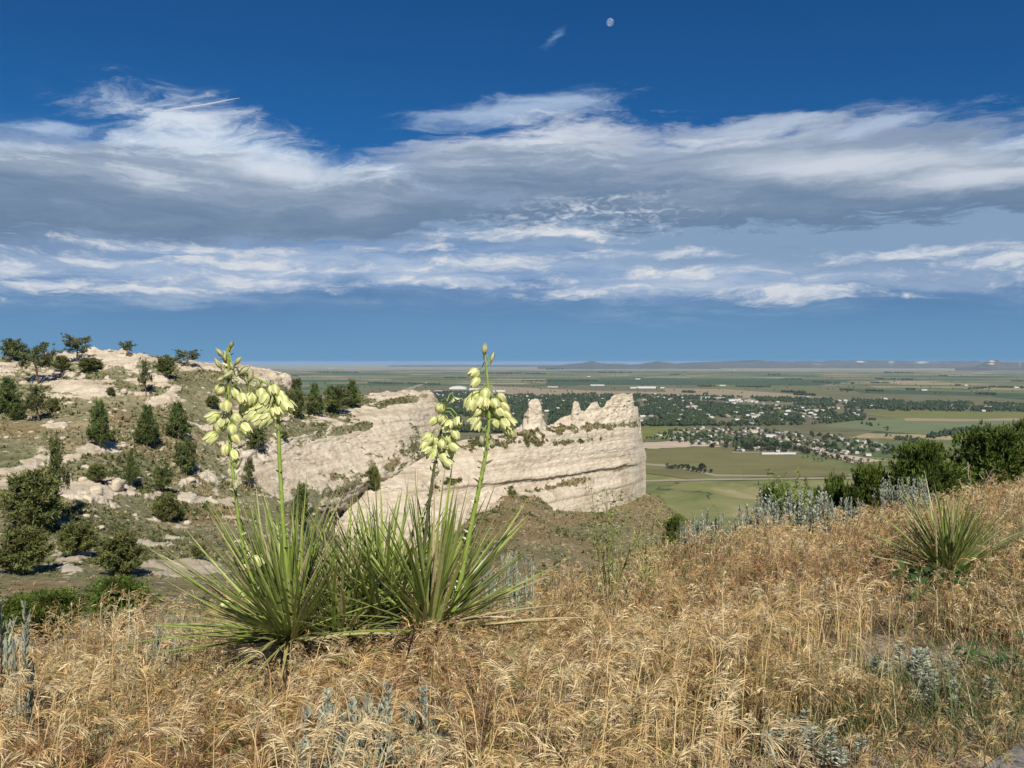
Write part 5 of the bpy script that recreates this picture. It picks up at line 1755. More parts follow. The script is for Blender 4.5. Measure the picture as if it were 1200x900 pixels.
# right yucca: a short dark stalk and a tall leaning green one, and the dry stick of an older stalk
stalk(yR, [(490, 745, DY + .1), (494, 690, DY + .08), (497, 640, DY + .06), (503, 590, DY + .05), (509, 545, DY + .05), (518, 500, DY + .04), (524, 470, DY + .03)], DY, 0.011, 0.004, FC, DG, yr, 1.0, 80, 0.75)
stalk(yR, [(525, 745, DY), (540, 680, DY - .02), (551, 620, DY - .03), (562, 570, DY - .04), (571, 525, DY - .04), (574, 480, DY - .05), (571, 440, DY - .05), (568, 412, DY - .05)], DY, 0.0135, 0.004, FD, GR, yr, 1.05, 80, 0.7)
acc = Acc()
V, Q = tube([tuple(at(x, y, DY + .09) - yR.location) for x, y in ((480, 745), (483, 690), (486, 640), (488, 590), (488, 548))], [0.008, 0.0075, 0.007, 0.006, 0.004], 7)
acc.add(V, Q, (0.52, 0.44, 0.31))
tag(link('dry_stalk', acc.mesh('dry_stalk', M_stalk, True), yR), 'pale dead stalk of an earlier year')

# the yucca without blooms on the right
cF = at(1112, 674, 5.45)
yF = empty('yucca_plant', gpt(cF.x, cF.y), 'round yucca without blooms in the dry grass at the right', 'yucca')
link('leaves', leaves_mesh(rosette(cF, 230, 0.68, yr, yF.location, lean=(0.0, -0.05, 0.02), wid=0.0075, elev=(2, 84), dead=36, tone=0.85)), yF)
trunk_part(yF, [cF])


# ------------------------------------------------------------------ silver sagebrush
def make_sage(seed, nst, detail=1.0, tall=1.0):
    """Unit-size bush: woody stems fanning from the base with small silvery leaves along upright tips."""
    rng = np.random.default_rng(seed)
    root = empty('sagebrush', (0, 0, -500), 'x', 'sagebrush', 'silver sagebrush in the grass')
    ac = Acc()
    S = 7
    C, Dr, L, cc = [], [], [], []
    for k in range(nst):
        a = rng.uniform(0, 6.28)
        rr = 0.5 * math.sqrt(rng.random())
        b = np.array([math.cos(a) * rr * 0.35, math.sin(a) * rr * 0.35, -0.04])
        h = rng.uniform(0.55, 1.0) * (1 - 0.35 * rr)
        tip = np.array([math.cos(a) * rr + rng.normal() * 0.04, math.sin(a) * rr + rng.normal() * 0.04, h])
        mid = np.array([b[0] * 0.15 + tip[0] * 0.92, b[1] * 0.15 + tip[1] * 0.92, h * 0.40])
        path = np.array([b, (b + mid) / 2 + [0, 0, 0.03], mid, (mid + tip) / 2, tip])
        V, Q = tube(path, [0.010, 0.008, 0.006, 0.004, 0.002], 4)
        ac.add(V, Q, (0.22, 0.19, 0.15))
        n = int(52 * detail)
        s = rng.uniform(0.35, 1.0, n) ** 0.8
        q = np.stack([np.interp(s * 4, np.arange(5), path[:, j]) for j in range(3)], -1)
        C.append(q)
        ax = norm((tip - mid)[None])[0]
        an = rng.uniform(0, 6.28, n)
        e1 = norm(np.cross(ax, [0.3, 0.9, 0.2]))
        e2 = np.cross(ax, e1)
        Dr.append(norm(ax * 0.95 + e1 * np.cos(an)[:, None] * (0.6 if tall == 1 else 1.25) + e2 * np.sin(an)[:, None] * (0.6 if tall == 1 else 1.25)))
        L.append(rng.uniform(0.035, 0.062, n) * (1.5 if tall > 1 else 1.0))
        cc.append(np.array([0.31, 0.345, 0.27]) * rng.uniform(0.75, 1.2) * rng.uniform(0.85, 1.15, (n, 1)))
    C, Dr, L, cc = np.concatenate(C), np.concatenate(Dr), np.concatenate(L), np.concatenate(cc)
    sd = norm(np.cross(Dr, RNG.normal(size=Dr.shape)))
    w = (L * 0.16)[:, None]
    V = np.stack([C, C + Dr * L[:, None] * 0.6 + sd * w, C + Dr * L[:, None], C + Dr * L[:, None] * 0.6 - sd * w], 1).reshape(-1, 3)
    Q = np.arange(len(C))[:, None] * 4 + np.array([0, 1, 2, 3])
    link('branches', ac.mesh('branches', M_bark, True), root)
    link('leaves', new_mesh('leaves', V, Q, M_sage, np.repeat(cc, 4, 0)), root)
    return root


SG = [make_sage(1, 80, 1.3), make_sage(2, 70, 1.3), make_sage(3, 18, 1.6, 1.6)]
used_sg = [False] * 3
SAGES = [
    # px centre, top, width px, D, proto, label
    (930, 566, 108, 8.9, 0, 'widest silver sagebrush on the crest against the pale green fields'),
    (838, 592, 66, 7.9, 1, 'silver sagebrush at the left end of the crest group, low in the dry grass'),
    (885, 582, 50, 8.6, 1, 'small silver sagebrush between the two larger ones on the crest'),
    (1058, 553, 64, 9.6, 0, 'silver sagebrush on the crest before the dark evergreen row'),
    (990, 576, 46, 9.4, 1, 'faint little sagebrush on the crest right of the widest one'),
    (812, 603, 40, 7.6, 1, 'small pale sagebrush at the edge where the grass drops to the brown slope'),
    (596, 634, 70, 4.6, 1, 'silvery sagebrush peeking out behind the right fan of yucca leaves'),
    (2, 712, 70, 2.9, 2, 'pale sagebrush with long leafy stems cut by the left edge of the picture'),
    (205, 710, 60, 3.9, 1, 'low silver sagebrush at the left tips of the yucca leaves'),
    (395, 826, 95, 2.35, 2, 'blue-grey sagebrush shoots in the grass at the bottom, left of the others'),
    (447, 812, 80, 2.45, 2, 'tallest blue-grey sagebrush shoots at the bottom below the yucca'),
    (505, 815, 70, 2.5, 2, 'blue-grey sagebrush shoots at the bottom right under the yucca stalks'),
    (1085, 772, 120, 3.1, 2, 'sparse grey-green sagebrush on the bare patch at the lower right'),
    (960, 850, 110, 2.6, 2, 'sprawling grey sagebrush near the bottom, left of the path'),
    (1192, 790, 60, 3.3, 1, 'greener sagebrush beside the path at the right edge'),
    (420, 570, 30, 60, 1, 'grey shrub on the brown ledge behind the yucca leaf tips'),
]
for (px, yt, w, D, k, lb) in SAGES:
    if D > 20:
        continue
    g = at(px, 700, D)
    b = gpt(g.x, g.y)
    top = at(px, yt, D).z
    h = max(top - b.z, 0.12)
    sc = (w / F * D * 1.15, w / F * D * 0.95, h * (1.0 if k != 2 else 1.2))
    if not used_sg[k]:
        r = SG[k]
        used_sg[k] = True
        r.location, r.scale, r.rotation_euler = b, sc, (0, 0, random.uniform(0, 6))
        r['label'] = lb
    else:
        dup(SG[k], b, lb, sc, random.uniform(0, 6))


# ------------------------------------------------------------------ broad green leaves at the foot of the right yucca
def broad_plant(px, py, D, n, L, label, spread, name='broadleaf_weed', cat='weed', col=(0.045, 0.095, 0.025), hgt=0.10):
    rng = np.random.default_rng(int(px))
    g = at(px, py, D)
    base = gpt(g.x, g.y)
    root = empty(name, base, label, cat)
    acc, st = Acc(), Acc()
    for k in range(n):
        a = rng.uniform(0, 6.28)
        r = spread * math.sqrt(rng.random())
        p = np.array([math.cos(a) * r * 1.5, math.sin(a) * r, hgt * rng.uniform(0.3, 1.0)])
        d = norm(np.array([math.cos(a), math.sin(a), rng.uniform(-0.2, 0.45)]) + rng.normal(size=3) * 0.25)
        sd = norm(np.cross(d, [0, 0, 1.0]))
        nn = np.cross(sd, d)
        l = L * rng.uniform(0.7, 1.2)
        S = 7
        s = np.linspace(0, 1, S)
        w = np.interp(s, [0, 0.2, 0.45, 0.75, 1], [0.05, 0.34, 0.36, 0.2, 0.01]) * l
        mid = p + d * (s * l)[:, None] - np.array([0, 0, 1.0]) * (s ** 2 * l * 0.3)[:, None]
        V = np.stack([mid - sd * w[:, None] + nn * w[:, None] * 0.35, mid, mid + sd * w[:, None] + nn * w[:, None] * 0.35], 1).reshape(-1, 3)
        i = np.arange(S - 1)[:, None] * 3 + np.arange(2)[None]
        Q = np.stack([i, i + 1, i + 4, i + 3], -1).reshape(-1, 4)
        acc.add(V, Q, np.array(col) * rng.uniform(0.7, 1.4))
        V, Q = tube([(0, 0, -0.02), tuple(p * [0.5, 0.5, 0.7]), tuple(p)], [0.003, 0.0025, 0.002], 4)
        st.add(V, Q, (0.10, 0.13, 0.05))
    link('stems', st.mesh('stems', M_stalk, True), root)
    link('leaves', acc.mesh('leaves', M_leaf, True), root)
    return root


broad_plant(1085, 690, 5.1, 40, 0.085, 'dark green broad-leaved weed at the foot of the yucca without blooms', 0.17, hgt=0.2)
broad_plant(790, 880, 2.55, 16, 0.05, 'small bright green weed in the dry grass at the bottom centre', 0.06, col=(0.10, 0.17, 0.03), hgt=0.22)
broad_plant(842, 800, 3.0, 18, 0.05, 'green weed with narrow leaves standing in the dry grass right of centre', 0.06, col=(0.09, 0.13, 0.04), hgt=0.26)
broad_plant(1190, 800, 3.25, 46, 0.05, 'leafy green weed patch beside the path at the right edge', 0.16, col=(0.06, 0.11, 0.03), hgt=0.2)
broad_plant(700, 690, 4.6, 22, 0.06, 'dark green weed half hidden in the dry grass right of the yucca', 0.10, col=(0.04, 0.08, 0.025), hgt=0.3)


# ------------------------------------------------------------------ thin yellow-green sweet clover and dry twigs
def wispy(px0, ybase, ytop, w, D, n, label, name, cat, col, leafy=True, seed=0):
    rng = np.random.default_rng(seed + int(px0))
    g = at(px0, ybase, D)
    base = gpt(g.x, g.y)
    root = empty(name, base, label, cat)
    top = at(px0, ytop, D).z - base.z
    st, lf = Acc(), Acc()
    for k in range(n):
        a = rng.uniform(0, 6.28)
        hw = w / F * D / 2
        tip = np.array([rng.uniform(-1, 1) * hw, rng.normal() * hw * 0.5, top * rng.uniform(0.6, 1.0)])
        path = np.array([[0, 0, -0.03], tip * [0.35, 0.35, 0.4], tip * [0.7, 0.7, 0.75], tip])
        path[1:3] += rng.normal(size=(2, 3)) * 0.012
        V, Q = tube(path, np.array([0.003, 0.0026, 0.002, 0.001]) * max(1, D / 4), 4)
        st.add(V, Q, np.array(col) * rng.uniform(0.8, 1.2))
        for j in range(7):
            s = rng.uniform(0.35, 0.98)
            q = np.array([np.interp(s * 3, np.arange(4), path[:, m]) for m in range(3)])
            d = norm(rng.normal(size=3) + [0, 0, 0.8])
            L = rng.uniform(0.04, 0.10) * top * 1.4
            V, Q = tube([q, q + d * L * 0.5, q + d * L], np.array([0.0018, 0.0014, 0.0008]) * max(1, D / 4), 3)
            st.add(V, Q, np.array(col) * rng.uniform(0.8, 1.2))
            if leafy:
                for _ in range(4):
                    c = q + d * L * rng.uniform(0.2, 1)
                    e = norm(rng.normal(size=3))
                    f = norm(np.cross(e, rng.normal(size=3)))
                    l = 0.013 * max(1, D / 5)
                    lf.add(np.array([c, c + e * l + f * l * 0.4, c + e * l * 2, c + e * l - f * l * 0.4]), [(0, 1, 2, 3)], np.array(col) * rng.uniform(0.8, 1.4))
    link('stems', st.mesh('stems', M_stalk), root)
    if leafy:
        link('leaves', lf.mesh('leaves', M_leaf), root)
    return root


wispy(716, 668, 563, 70, 5.4, 13, 'thin yellow-green clover stems in front of the foot of the cliff prow', 'sweet_clover', 'wildflower', (0.20, 0.22, 0.07), True, 1)
wispy(760, 668, 590, 60, 5.6, 9, 'sparse straw-coloured clover stems right of the prow foot', 'sweet_clover', 'wildflower', (0.33, 0.30, 0.12), True, 2)
wispy(928, 615, 549, 62, 9.5, 34, 'feathery bright yellow-green clover rising behind the widest sagebrush', 'sweet_clover', 'wildflower', (0.15, 0.20, 0.05), True, 3)
wispy(1140, 600, 538, 100, 10.2, 7, 'bare pale twigs sticking up before the evergreen row', 'dry_twigs', 'twigs', (0.36, 0.29, 0.2), False, 4)
wispy(150, 720, 690, 26, 3.9, 4, 'small pale dry sprig standing before the bright green juniper', 'dry_twigs', 'twigs', (0.50, 0.46, 0.34), False, 5)


# ------------------------------------------------------------------ the dry grass
def build_grass():
    rng = np.random.default_rng(99)
    nc = 16500
    t = rng.uniform(-0.80, 0.80, nc)
    yy = np.sqrt(rng.uniform(1.4 ** 2, 12.4 ** 2, nc))
    crest = np.interp(t, T_C, D_C)
    ok = yy < crest + 0.6
    tx, ty = (t * yy)[ok], yy[ok]
    m0 = 4200
    t2 = rng.uniform(-0.78, 0.78, m0)
    y2 = np.sqrt(rng.uniform(1.4 ** 2, 4.4 ** 2, m0))
    tx, ty = np.concatenate([tx, t2 * y2]), np.concatenate([ty, y2])
    # and thick round the feet of the flowering yuccas
    hug = []
    for c, k_ in ((cL, 460), (cM, 160), (cN, 200), (cR, 420)):
        hug.append(np.stack([c.x + rng.uniform(-0.34, 0.34, k_), c.y + -0.03 - 0.5 * rng.random(k_) ** 1.6], -1))
    hug = np.concatenate(hug)
    nh = len(hug)
    tx, ty = np.concatenate([tx, hug[:, 0]]), np.concatenate([ty, hug[:, 1]])
    # stems grow in small tussocks
    cnt = rng.integers(2, 9, len(tx))
    own = np.repeat(np.arange(len(tx)), cnt)
    th_ = rng.normal(size=len(tx)) * 0.055
    x = tx[own] + rng.normal(size=len(own)) * 0.035
    y = ty[own] + rng.normal(size=len(own)) * 0.035
    hclump = th_[own]
    atfoot = own >= len(tx) - nh
    bare = bare_near(x, y)
    G = np.stack([x, y, np.zeros_like(x)], -1)
    patch = fbm(G, 0.55, 3, 0.6, 71)
    keep = rng.random(len(x)) < np.clip(1.1 - 1.2 * bare, 0.04, 1) * np.clip(0.30 + (patch - 0.36) * 3.4, 0.10, 1)
    keep |= atfoot & (rng.random(len(x)) < 0.7)
    # leave the path and the yucca hearts open
    d = (PB - PA); d.z = 0; d.normalize()
    side = (x - PA.x) * d.y - (y - PA.y) * d.x
    keep &= side < -0.02 + 0.06 * rng.normal(size=len(x))
    for c, r in ((cL, 0.05), (cM, 0.05), (cR, 0.05), (cF, 0.12)):
        keep &= (x - c.x) ** 2 + (y - c.y) ** 2 > r * r
    for sx, sD in ((395, 2.35), (447, 2.45), (505, 2.5), (1085, 3.1), (960, 2.6)):
        sp_ = at(sx, 850, sD)
        infront = (np.abs(x - sp_.x * y / sD) < 0.085) & (y < sD + 0.05) & (y > sD - 0.45)
        keep &= ~infront | (rng.random(len(x)) < 0.22)
    x, y, patch, hclump = x[keep], y[keep], patch[keep], hclump[keep]
    n = len(x)
    G = np.stack([x, y, np.zeros(n)], -1)
    z = ground_z(x, y)
    px, py = to_px(np.stack([x, y, z], -1))
    tall = fbm(G, 1.1, 3, 0.55, 72)
    tt = x / y
    h = 0.29 + 0.18 * (tall - 0.5) * 2 + hclump + rng.normal(size=n) * 0.06 - 0.14 * (rng.random(n) < 0.25)
    h *= np.interp(tt, [-0.7, -0.1, 0.25, 0.7], [1.05, 1.02, 0.88, 0.85]) * np.interp(y, [1.5, 2.5, 5, 9, 12], [0.88, 1.0, 1.0, 1.05, 1.15])
    front = np.exp(-((px - 420) / 190.0) ** 2) * (y < DY + 0.5) * (y > DY - 0.9)
    h += 0.09 * front * (y < DY - 0.04) + 0.07 * front * (y > DY - 0.35) * (y < DY - 0.04)
    h *= 1 - 0.55 * np.exp(-((px - 1105) / 70.0) ** 2) * (y < 5.6) * (y > 4.2)
    low = sstep(0.30, 0.55, tt) * (1 - sstep(3.2, 4.3, y))          # trampled, shorter towards the path
    h *= 1 - 0.5 * low
    worn = np.zeros(n)
    for c, rx, ry in ((near_at(1095, 815), 0.80, 0.50), (near_at(1180, 770), 0.6, 0.5)):
        worn = np.maximum(worn, 1 - np.sqrt(((x - c.x) / rx) ** 2 + ((y - c.y) / ry) ** 2))
    worn = sstep(-0.15, 0.35, worn + (patch - 0.5) * 0.6)
    h *= 1 - 0.62 * worn
    h = np.clip(h, 0.06, 0.62)
    kind = fbm(G, 0.8, 3, 0.6, 73) + rng.normal(size=n) * 0.10
    wind = np.array([0.85, -0.25])
    ang = rng.normal(size=n) * 1.3
    ang = ang + (rng.random(n) < 0.2) * rng.uniform(-2.5, 2.5, n)
    lean = np.stack([wind[0] * np.cos(ang) - wind[1] * np.sin(ang), wind[0] * np.sin(ang) + wind[1] * np.cos(ang)], -1)
    amt = rng.gamma(1.6, 0.13, n).clip(0.01, 0.9) * h * (1 + 0.9 * low)
    S = 6
    s = np.linspace(0, 1, S)
    P = np.zeros((n, S, 3))
    P[..., 0] = x[:, None] + lean[:, :1] * amt[:, None] * s ** 2
    P[..., 1] = y[:, None] + lean[:, 1:] * amt[:, None] * s ** 2
    P[..., 2] = z[:, None] + h[:, None] * s * (1 - 0.10 * s * (amt / h)[:, None])
    a = rng.uniform(0, np.pi, n)
    sd = np.stack([np.cos(a * 0.5 - 0.78), np.sin(a * 0.5 - 0.78), np.zeros(n)], -1)
    wd = np.interp(y, [1.5, 3, 6, 12], [0.0011, 0.0013, 0.0021, 0.0036])
    W = wd[:, None] * np.linspace(1.0, 0.55, S)[None]
    Vs, Qs = ribbons(P, sd[:, None] * W[..., None])
    gold = np.array([0.50, 0.355, 0.16])
    pale = np.array([0.60, 0.485, 0.285])
    rust = np.array([0.36, 0.215, 0.10])
    pink = np.array([0.45, 0.325, 0.21])
    k = kind[:, None]
    col = np.where(k < 0.36, rust * 1.05, np.where(k < 0.43, pink, np.where(k < 0.52, gold, np.where(k < 0.64, pale, gold * 0.85)))) * rng.uniform(0.65, 1.25, (n, 1))
    grn = rng.random((n, 1)) < 0.05 + 0.12 * sstep(0.52, 0.66, fbm(G, 0.5, 3, 0.6, 74))[:, None]
    col = np.where(grn, np.array([0.27, 0.26, 0.10]) * rng.uniform(0.7, 1.2, (n, 1)), col)
    stem = np.where(rng.random((n, 1)) < 0.22, rust, col * 0.95)
    Cs = np.repeat(stem, S * 2, 0)
    # nodding one-sided heads: a rachis that bends over and spikelets hanging from it
    Rn = 5
    r = np.linspace(0, 1, Rn)
    hl = rng.uniform(0.08, 0.185, n) * np.interp(h, [0.12, 0.4], [0.55, 1.05])
    tip = P[:, -1]
    tan = norm(P[:, -1] - P[:, -2])
    ln3 = np.concatenate([lean, np.zeros((n, 1))], -1)
    bendk = rng.uniform(0.02, 1.0, n)[:, None] ** 1.2
    Rp = tip[:, None] + tan[:, None] * (hl[:, None] * (r - 0.35 * r ** 2))[..., None] + ln3[:, None] * (hl[:, None] * bendk * (r ** 2) * 0.75)[..., None]
    Rp[..., 2] -= (hl[:, None] * bendk * r[None] ** 3 * 0.55)
    Vr, Qr = ribbons(Rp, sd[:, None] * (wd[:, None, None] * 0.5))
    Cr = np.repeat(col, Rn * 2, 0)
    M = np.where(y < 3.6, 24, np.where(y < 6, 17, 11))
    owner = np.repeat(np.arange(n), M)
    N = len(owner)
    f = rng.uniform(0.05, 1.0, N)
    fi = f * (Rn - 1)
    i0 = np.minimum(fi.astype(int), Rn - 2)
    fr = (fi - i0)[:, None]
    B = Rp[owner, i0] * (1 - fr) + Rp[owner, i0 + 1] * fr
    rt = norm(Rp[owner, i0 + 1] - Rp[owner, i0])
    dirs = rt * 0.75 + ln3[owner] * 0.35 + np.array([0, 0, -0.25]) * (0.4 + f[:, None]) + rng.normal(size=(N, 3)) * 0.34
    dirs = norm(dirs)
    off = rng.uniform(0.0, 0.020, N)[:, None]
    B = B + dirs * off
    L = rng.uniform(0.018, 0.042, N) * np.interp(y[owner], [3, 6, 12], [1.0, 1.15, 1.5])
    spd = norm(np.cross(dirs, rng.normal(size=(N, 3))))
    w = np.interp(y[owner], [1.5, 3, 6, 12], [0.0011, 0.0014, 0.0023, 0.0042]) * rng.uniform(0.7, 1.3, N)
    V4 = np.stack([B, B + dirs * L[:, None] * 0.38 + spd * w[:, None], B + dirs * L[:, None], B + dirs * L[:, None] * 0.38 - spd * w[:, None]], 1)
    V4[:, 2, 2] -= L * 0.12
    Cq = np.repeat(col[owner] * rng.uniform(0.75, 1.3, (N, 1)), 4, 0)
    Q4 = np.arange(N)[:, None] * 4 + np.array([0, 1, 2, 3])
    V = np.concatenate([Vs, Vr, V4.reshape(-1, 3)])
    Q = np.concatenate([Qs, Qr + len(Vs), Q4 + len(Vs) + len(Vr)])
    Cc_ = np.concatenate([Cs, Cr, Cq])
    tag(link('dry_grass', new_mesh('dry_grass', V, Q, M_straw, Cc_)), 'dry tan cheatgrass with nodding heads covering the foreground', 'grass', kind='stuff')

    # taller plumes and bare stems standing above the rest near the path's edge
    def plumes(n, seed):
        rg = np.random.default_rng(seed)
        t = rg.uniform(-0.75, 0.62, n)
        yv = rg.uniform(1.75, 3.5, n)
        xv = t * yv
        keepm = np.ones(n, bool)
        for c, r in ((cL, 0.30), (cM, 0.26), (cR, 0.30), (cN, 0.25)):
            keepm &= ((xv - c.x) ** 2 + (yv - c.y) ** 2 > r * r)
        keepm &= fbm(np.stack([xv, yv, 0 * xv], -1), 0.45, 3, 0.6, 91) > 0.44
        keepm &= ((xv - PA.x) * d.y - (yv - PA.y) * d.x) < -0.25
        keepm &= bare_near(xv, yv) < 0.3
        xv, yv = xv[keepm], yv[keepm]
        n = len(xv)
        hv = rg.uniform(0.30, 0.50, n) * np.interp(yv, [1.7, 2.4, 3.5], [0.9, 1.0, 0.95])
        a = rg.normal(size=n) * 1.2 + np.where(rg.random(n) < 0.25, np.pi, 0)
        ln = np.stack([np.cos(a), np.sin(a) * 0.6, np.zeros(n)], -1)
        S = 12
        s = np.linspace(0, 1, S)
        am = rg.uniform(0.02, 0.22, n) * hv
        hd = rg.uniform(0.12, 0.20, n)
        nod = rg.uniform(0.15, 1.0, n)
        P = np.zeros((n, S, 3))
        st = np.clip(s / 0.62, 0, 1)[None]
        u = np.clip((s - 0.62) / 0.38, 0, 1)[None]
        hor = am[:, None] * st ** 2 + hd[:, None] * nod[:, None] * u ** 1.5 * 0.8
        P[..., 0] = xv[:, None] + ln[:, :1] * hor
        P[..., 1] = yv[:, None] + ln[:, 1:2] * hor
        P[..., 2] = ground_z(xv, yv)[:, None] + hv[:, None] * st + hd[:, None] * (u * 0.85 - nod[:, None] * u ** 2 * 0.95)
        sdv = norm(np.stack([np.cos(a * 0.2), np.sin(a * 0.2) * 0.3, np.zeros(n)], -1))
        wv = np.interp(s, [0, 0.62, 1], [0.0017, 0.0011, 0.0005])
        V1, Q1 = ribbons(P, sdv[:, None] * wv[None, :, None])
        cst = np.where(rg.random((n, 1)) < 0.7, np.array([0.60, 0.46, 0.23]), np.array([0.50, 0.33, 0.16])) * rg.uniform(0.8, 1.2, (n, 1))
        m_ = 46
        ow = np.repeat(np.arange(n), m_)
        N = len(ow)
        f = 0.60 + 0.40 * rg.random(N) ** 0.9
        fi = np.minimum(f, 0.9999) * (S - 1)
        i0 = fi.astype(int)
        fr = (fi - i0)[:, None]
        Bp = P[ow, i0] * (1 - fr) + P[ow, i0 + 1] * fr
        rt = norm(P[ow, i0 + 1] - P[ow, i0])
        dr = norm(rt * 0.6 + ln[ow] * 0.55 + np.array([0, 0, -0.45]) * nod[ow][:, None] + rg.normal(size=(N, 3)) * 0.26)
        Bp = Bp + dr * rg.uniform(0, 0.03, N)[:, None]
        L = rg.uniform(0.026, 0.050, N)
        sp = norm(np.cross(dr, rg.normal(size=(N, 3))))
        w = rg.uniform(0.0009, 0.0017, N)
        V4 = np.stack([Bp, Bp + dr * L[:, None] * 0.3 + sp * w[:, None], Bp + dr * L[:, None], Bp + dr * L[:, None] * 0.3 - sp * w[:, None]], 1)
        V4[:, 2, 2] -= L * 0.18
        hc = np.where(rg.random((n, 1)) < 0.6, pale, gold)[ow] * rg.uniform(0.75, 1.25, (N, 1))
        Cx = np.concatenate([np.repeat(cst, S * 2, 0), np.repeat(hc, 4, 0)])
        V = np.concatenate([V1, V4.reshape(-1, 3)])
        Q = np.concatenate([Q1, np.arange(N)[:, None] * 4 + np.array([0, 1, 2, 3]) + len(V1)])
        tag(link('tall_dry_grass', new_mesh('tall_dry_grass', V, Q, M_straw, Cx)), 'taller pale grass plumes standing above the short dry grass', 'grass', kind='stuff')

    plumes(1000, 17)

    # litter and leaf blades close to the ground, and green blades here and there
    def blades(n, ymax, hl, colf, name, label, seed, sel, wmul=1.0, lie=0.6):
        rg = np.random.default_rng(seed)
        t = rg.uniform(-0.8, 0.8, n)
        yv = np.sqrt(rg.uniform(1.5 ** 2, ymax ** 2, n))
        xv = t * yv
        cr = np.interp(t, T_C, D_C)
        ok = (yv < cr + 0.4) & sel(xv, yv, rg)
        sdv = (xv - PA.x) * d.y - (yv - PA.y) * d.x
        ok &= sdv < 0.03 + 0.05 * rg.normal(size=n)
        xv, yv = xv[ok], yv[ok]
        n = len(xv)
        zz = ground_z(xv, yv)
        a = rg.uniform(0, 6.28, n)
        L = rg.uniform(hl[0], hl[1], n)
        up = rg.uniform(0.15, 1.0, n) ** lie
        hz = np.sqrt(np.clip(1 - up ** 2, 0, 1))
        S = 5
        s = np.linspace(0, 1, S)
        P = np.zeros((n, S, 3))
        bend = rg.uniform(0.1, 0.6, n)
        P[..., 0] = xv[:, None] + np.cos(a)[:, None] * L[:, None] * (hz[:, None] * s + bend[:, None] * s ** 2 * 0.5)
        P[..., 1] = yv[:, None] + np.sin(a)[:, None] * L[:, None] * (hz[:, None] * s + bend[:, None] * s ** 2 * 0.5)
        P[..., 2] = zz[:, None] + 0.004 + L[:, None] * (up[:, None] * s - bend[:, None] * s ** 2 * 0.35 * up[:, None])
        sdd = np.stack([-np.sin(a), np.cos(a), np.zeros(n)], -1) + rg.normal(size=(n, 3)) * 0.4
        sdd = norm(sdd)
        wv = np.interp(yv, [1.5, 3, 6, 12], [0.0014, 0.0017, 0.0026, 0.004]) * wmul
        Wv = wv[:, None] * np.array([1.0, 1.0, 0.85, 0.55, 0.05])[None]
        V, Q = ribbons(P, sdd[:, None] * Wv[..., None])
        c = colf(n, rg)
        tag(link(name, new_mesh(name, V, Q, M_straw if 'dry' in name else M_leaf, np.repeat(c, S * 2, 0))), label, 'grass', kind='stuff')

    def litcol(n, rg):
        k = rg.random((n, 1))
        return np.where(k < 0.40, gold * 0.55, np.where(k < 0.55, pale * 0.7, np.where(k < 0.9, rust, np.array([0.22, 0.19, 0.12])))) * rg.uniform(0.6, 1.2, (n, 1))

    def allsel(xv, yv, rg):
        return rg.random(len(xv)) < np.clip(1.15 - bare_near(xv, yv), 0.22, 1)

    blades(60000, 12.0, (0.06, 0.24), litcol, 'dry_litter', 'matted dry blades and litter between the grass stems', 5, allsel)
    spots = [(near_at(860, 700), 0.35, 0.5), (near_at(700, 720), 0.45, 0.5), (near_at(1000, 880), 0.55, 0.22), (near_at(1120, 872), 0.5, 0.3), (near_at(240, 800), 0.3, 0.35), (near_at(1190, 660), 0.5, 0.5), (near_at(760, 870), 0.2, 0.3), (near_at(560, 790), 0.35, 0.3), (near_at(1050, 850), 0.55, 0.35), (near_at(1150, 840), 0.4, 0.35), (near_at(640, 850), 0.25, 0.25), (near_at(900, 760), 0.4, 0.3)]

    def gsel(xv, yv, rg):
        o = np.zeros(len(xv))
        for c, rx, ry in spots:
            o = np.maximum(o, 1 - np.sqrt(((xv - c.x) / rx) ** 2 + ((yv - c.y) / ry) ** 2))
        P = np.stack([xv, yv, 0 * xv], -1)
        return rg.random(len(xv)) < sstep(0.0, 0.6, o + (fbm(P, 0.4, 3, 0.6, 81) - 0.5)) * 0.9 + 0.055

    def gcol(n, rg):
        k = rg.random((n, 1))
        return np.where(k < 0.5, np.array([0.10, 0.125, 0.04]), np.where(k < 0.8, np.array([0.17, 0.18, 0.07]), np.array([0.32, 0.27, 0.14]))) * rg.uniform(0.7, 1.3, (n, 1))

    blades(90000, 7.5, (0.14, 0.38), gcol, 'green_grass', 'green grass blades growing among the dry stems', 6, gsel, 1.0, 0.35)


build_grass()


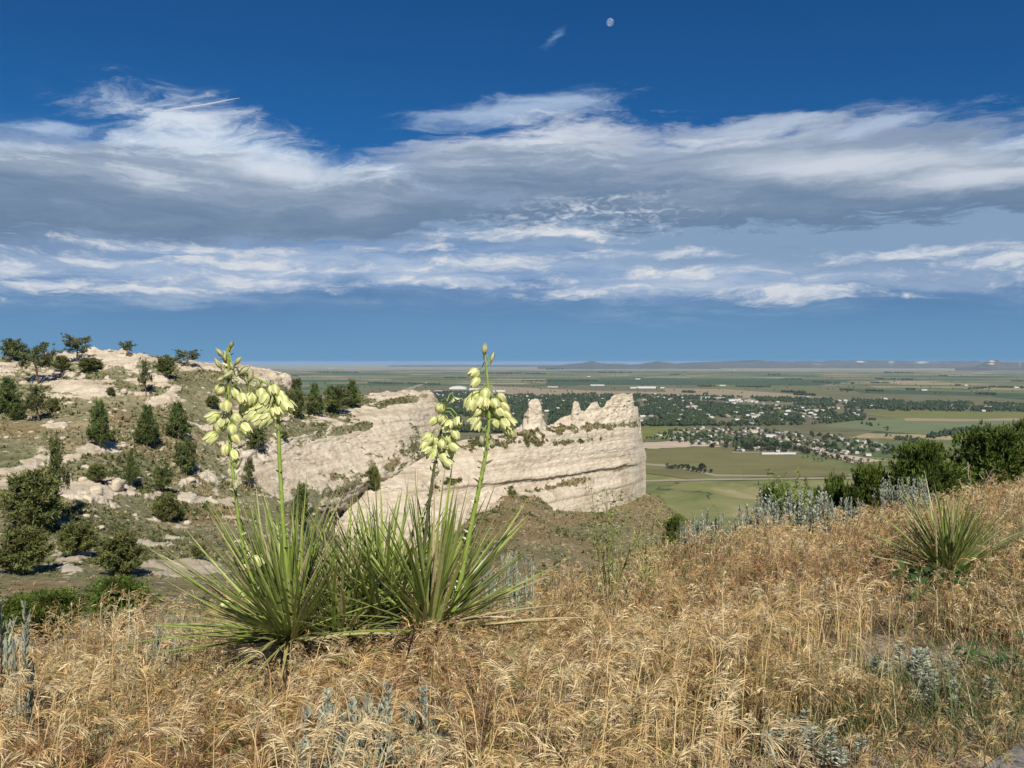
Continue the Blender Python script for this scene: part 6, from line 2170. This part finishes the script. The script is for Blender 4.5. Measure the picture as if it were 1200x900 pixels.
# ------------------------------------------------------------------ the moon and a contrail, both far above the air of the plain
def build_moon():
    c = at(715, 26, 90000)
    r = 4.3 / F * 90000
    n, k = 24, 48
    th = np.linspace(0.001, math.pi - 0.001, n)
    ph = np.linspace(0, 2 * math.pi, k, endpoint=False)
    tg, pg = np.meshgrid(th, ph, indexing='ij')
    V = np.stack([np.sin(tg) * np.cos(pg), np.sin(tg) * np.sin(pg), np.cos(tg)], -1) * r
    i = np.arange(n - 1)[:, None] * k
    j = np.arange(k)[None]
    Q = np.stack([i + j, i + k + j, i + k + (j + 1) % k, i + (j + 1) % k], -1).reshape(-1, 4)
    m = bpy.data.materials.new('moon_dust')
    m.use_nodes = True
    t = NT(m.node_tree)
    pos = t.n('ShaderNodeTexCoord').outputs['Object']
    nz = t.noise(pos, 1 / 210, 4, 0.6).outputs[0]
    df = t.n('ShaderNodeBsdfDiffuse', {0: t.ramp(nz, [(0.4, (0.06, 0.06, 0.055)), (0.6, (0.16, 0.16, 0.15))])})
    tr = t.n('ShaderNodeBsdfTransparent', {0: (0.96, 0.96, 0.96, 1)})      # the sky's own light lies in front of a daytime moon
    t.n('ShaderNodeOutputMaterial', {0: t.n('ShaderNodeAddShader', {0: df.outputs[0], 1: tr.outputs[0]}).outputs[0]})
    tag(link('moon', new_mesh('moon', V.reshape(-1, 3), Q, m, smooth=True), None, c), 'pale daytime moon high in the deep blue sky', 'moon')


build_moon()


def build_contrail():
    A, B_ = at(192, 131, 30000), at(281, 115, 33000)
    p = [tuple(A.lerp(B_, f) + Vector((0, 0, 12 * math.sin(f * 9)))) for f in np.linspace(0, 1, 14)]
    rad = np.interp(np.linspace(0, 1, 14), [0, 0.2, 0.8, 1], [22, 34, 26, 6])
    V, Q = tube(p, rad, 8)
    m = bpy.data.materials.new('ice_trail')
    m.use_nodes = True
    t = NT(m.node_tree)
    df = t.n('ShaderNodeBsdfTranslucent', {0: (0.8, 0.8, 0.8, 1)})
    d2 = t.n('ShaderNodeBsdfDiffuse', {0: (0.8, 0.8, 0.8, 1)})
    tr = t.n('ShaderNodeBsdfTransparent')
    ad = t.n('ShaderNodeMixShader', {0: 0.4, 1: d2.outputs[0], 2: df.outputs[0]})
    t.n('ShaderNodeOutputMaterial', {0: t.n('ShaderNodeMixShader', {0: 0.45, 1: tr.outputs[0], 2: ad.outputs[0]}).outputs[0]})
    tag(link('contrail', new_mesh('contrail', V, Q, m, smooth=True)), 'thin white contrail above the bright cirrus cloud', 'contrail')


build_contrail()
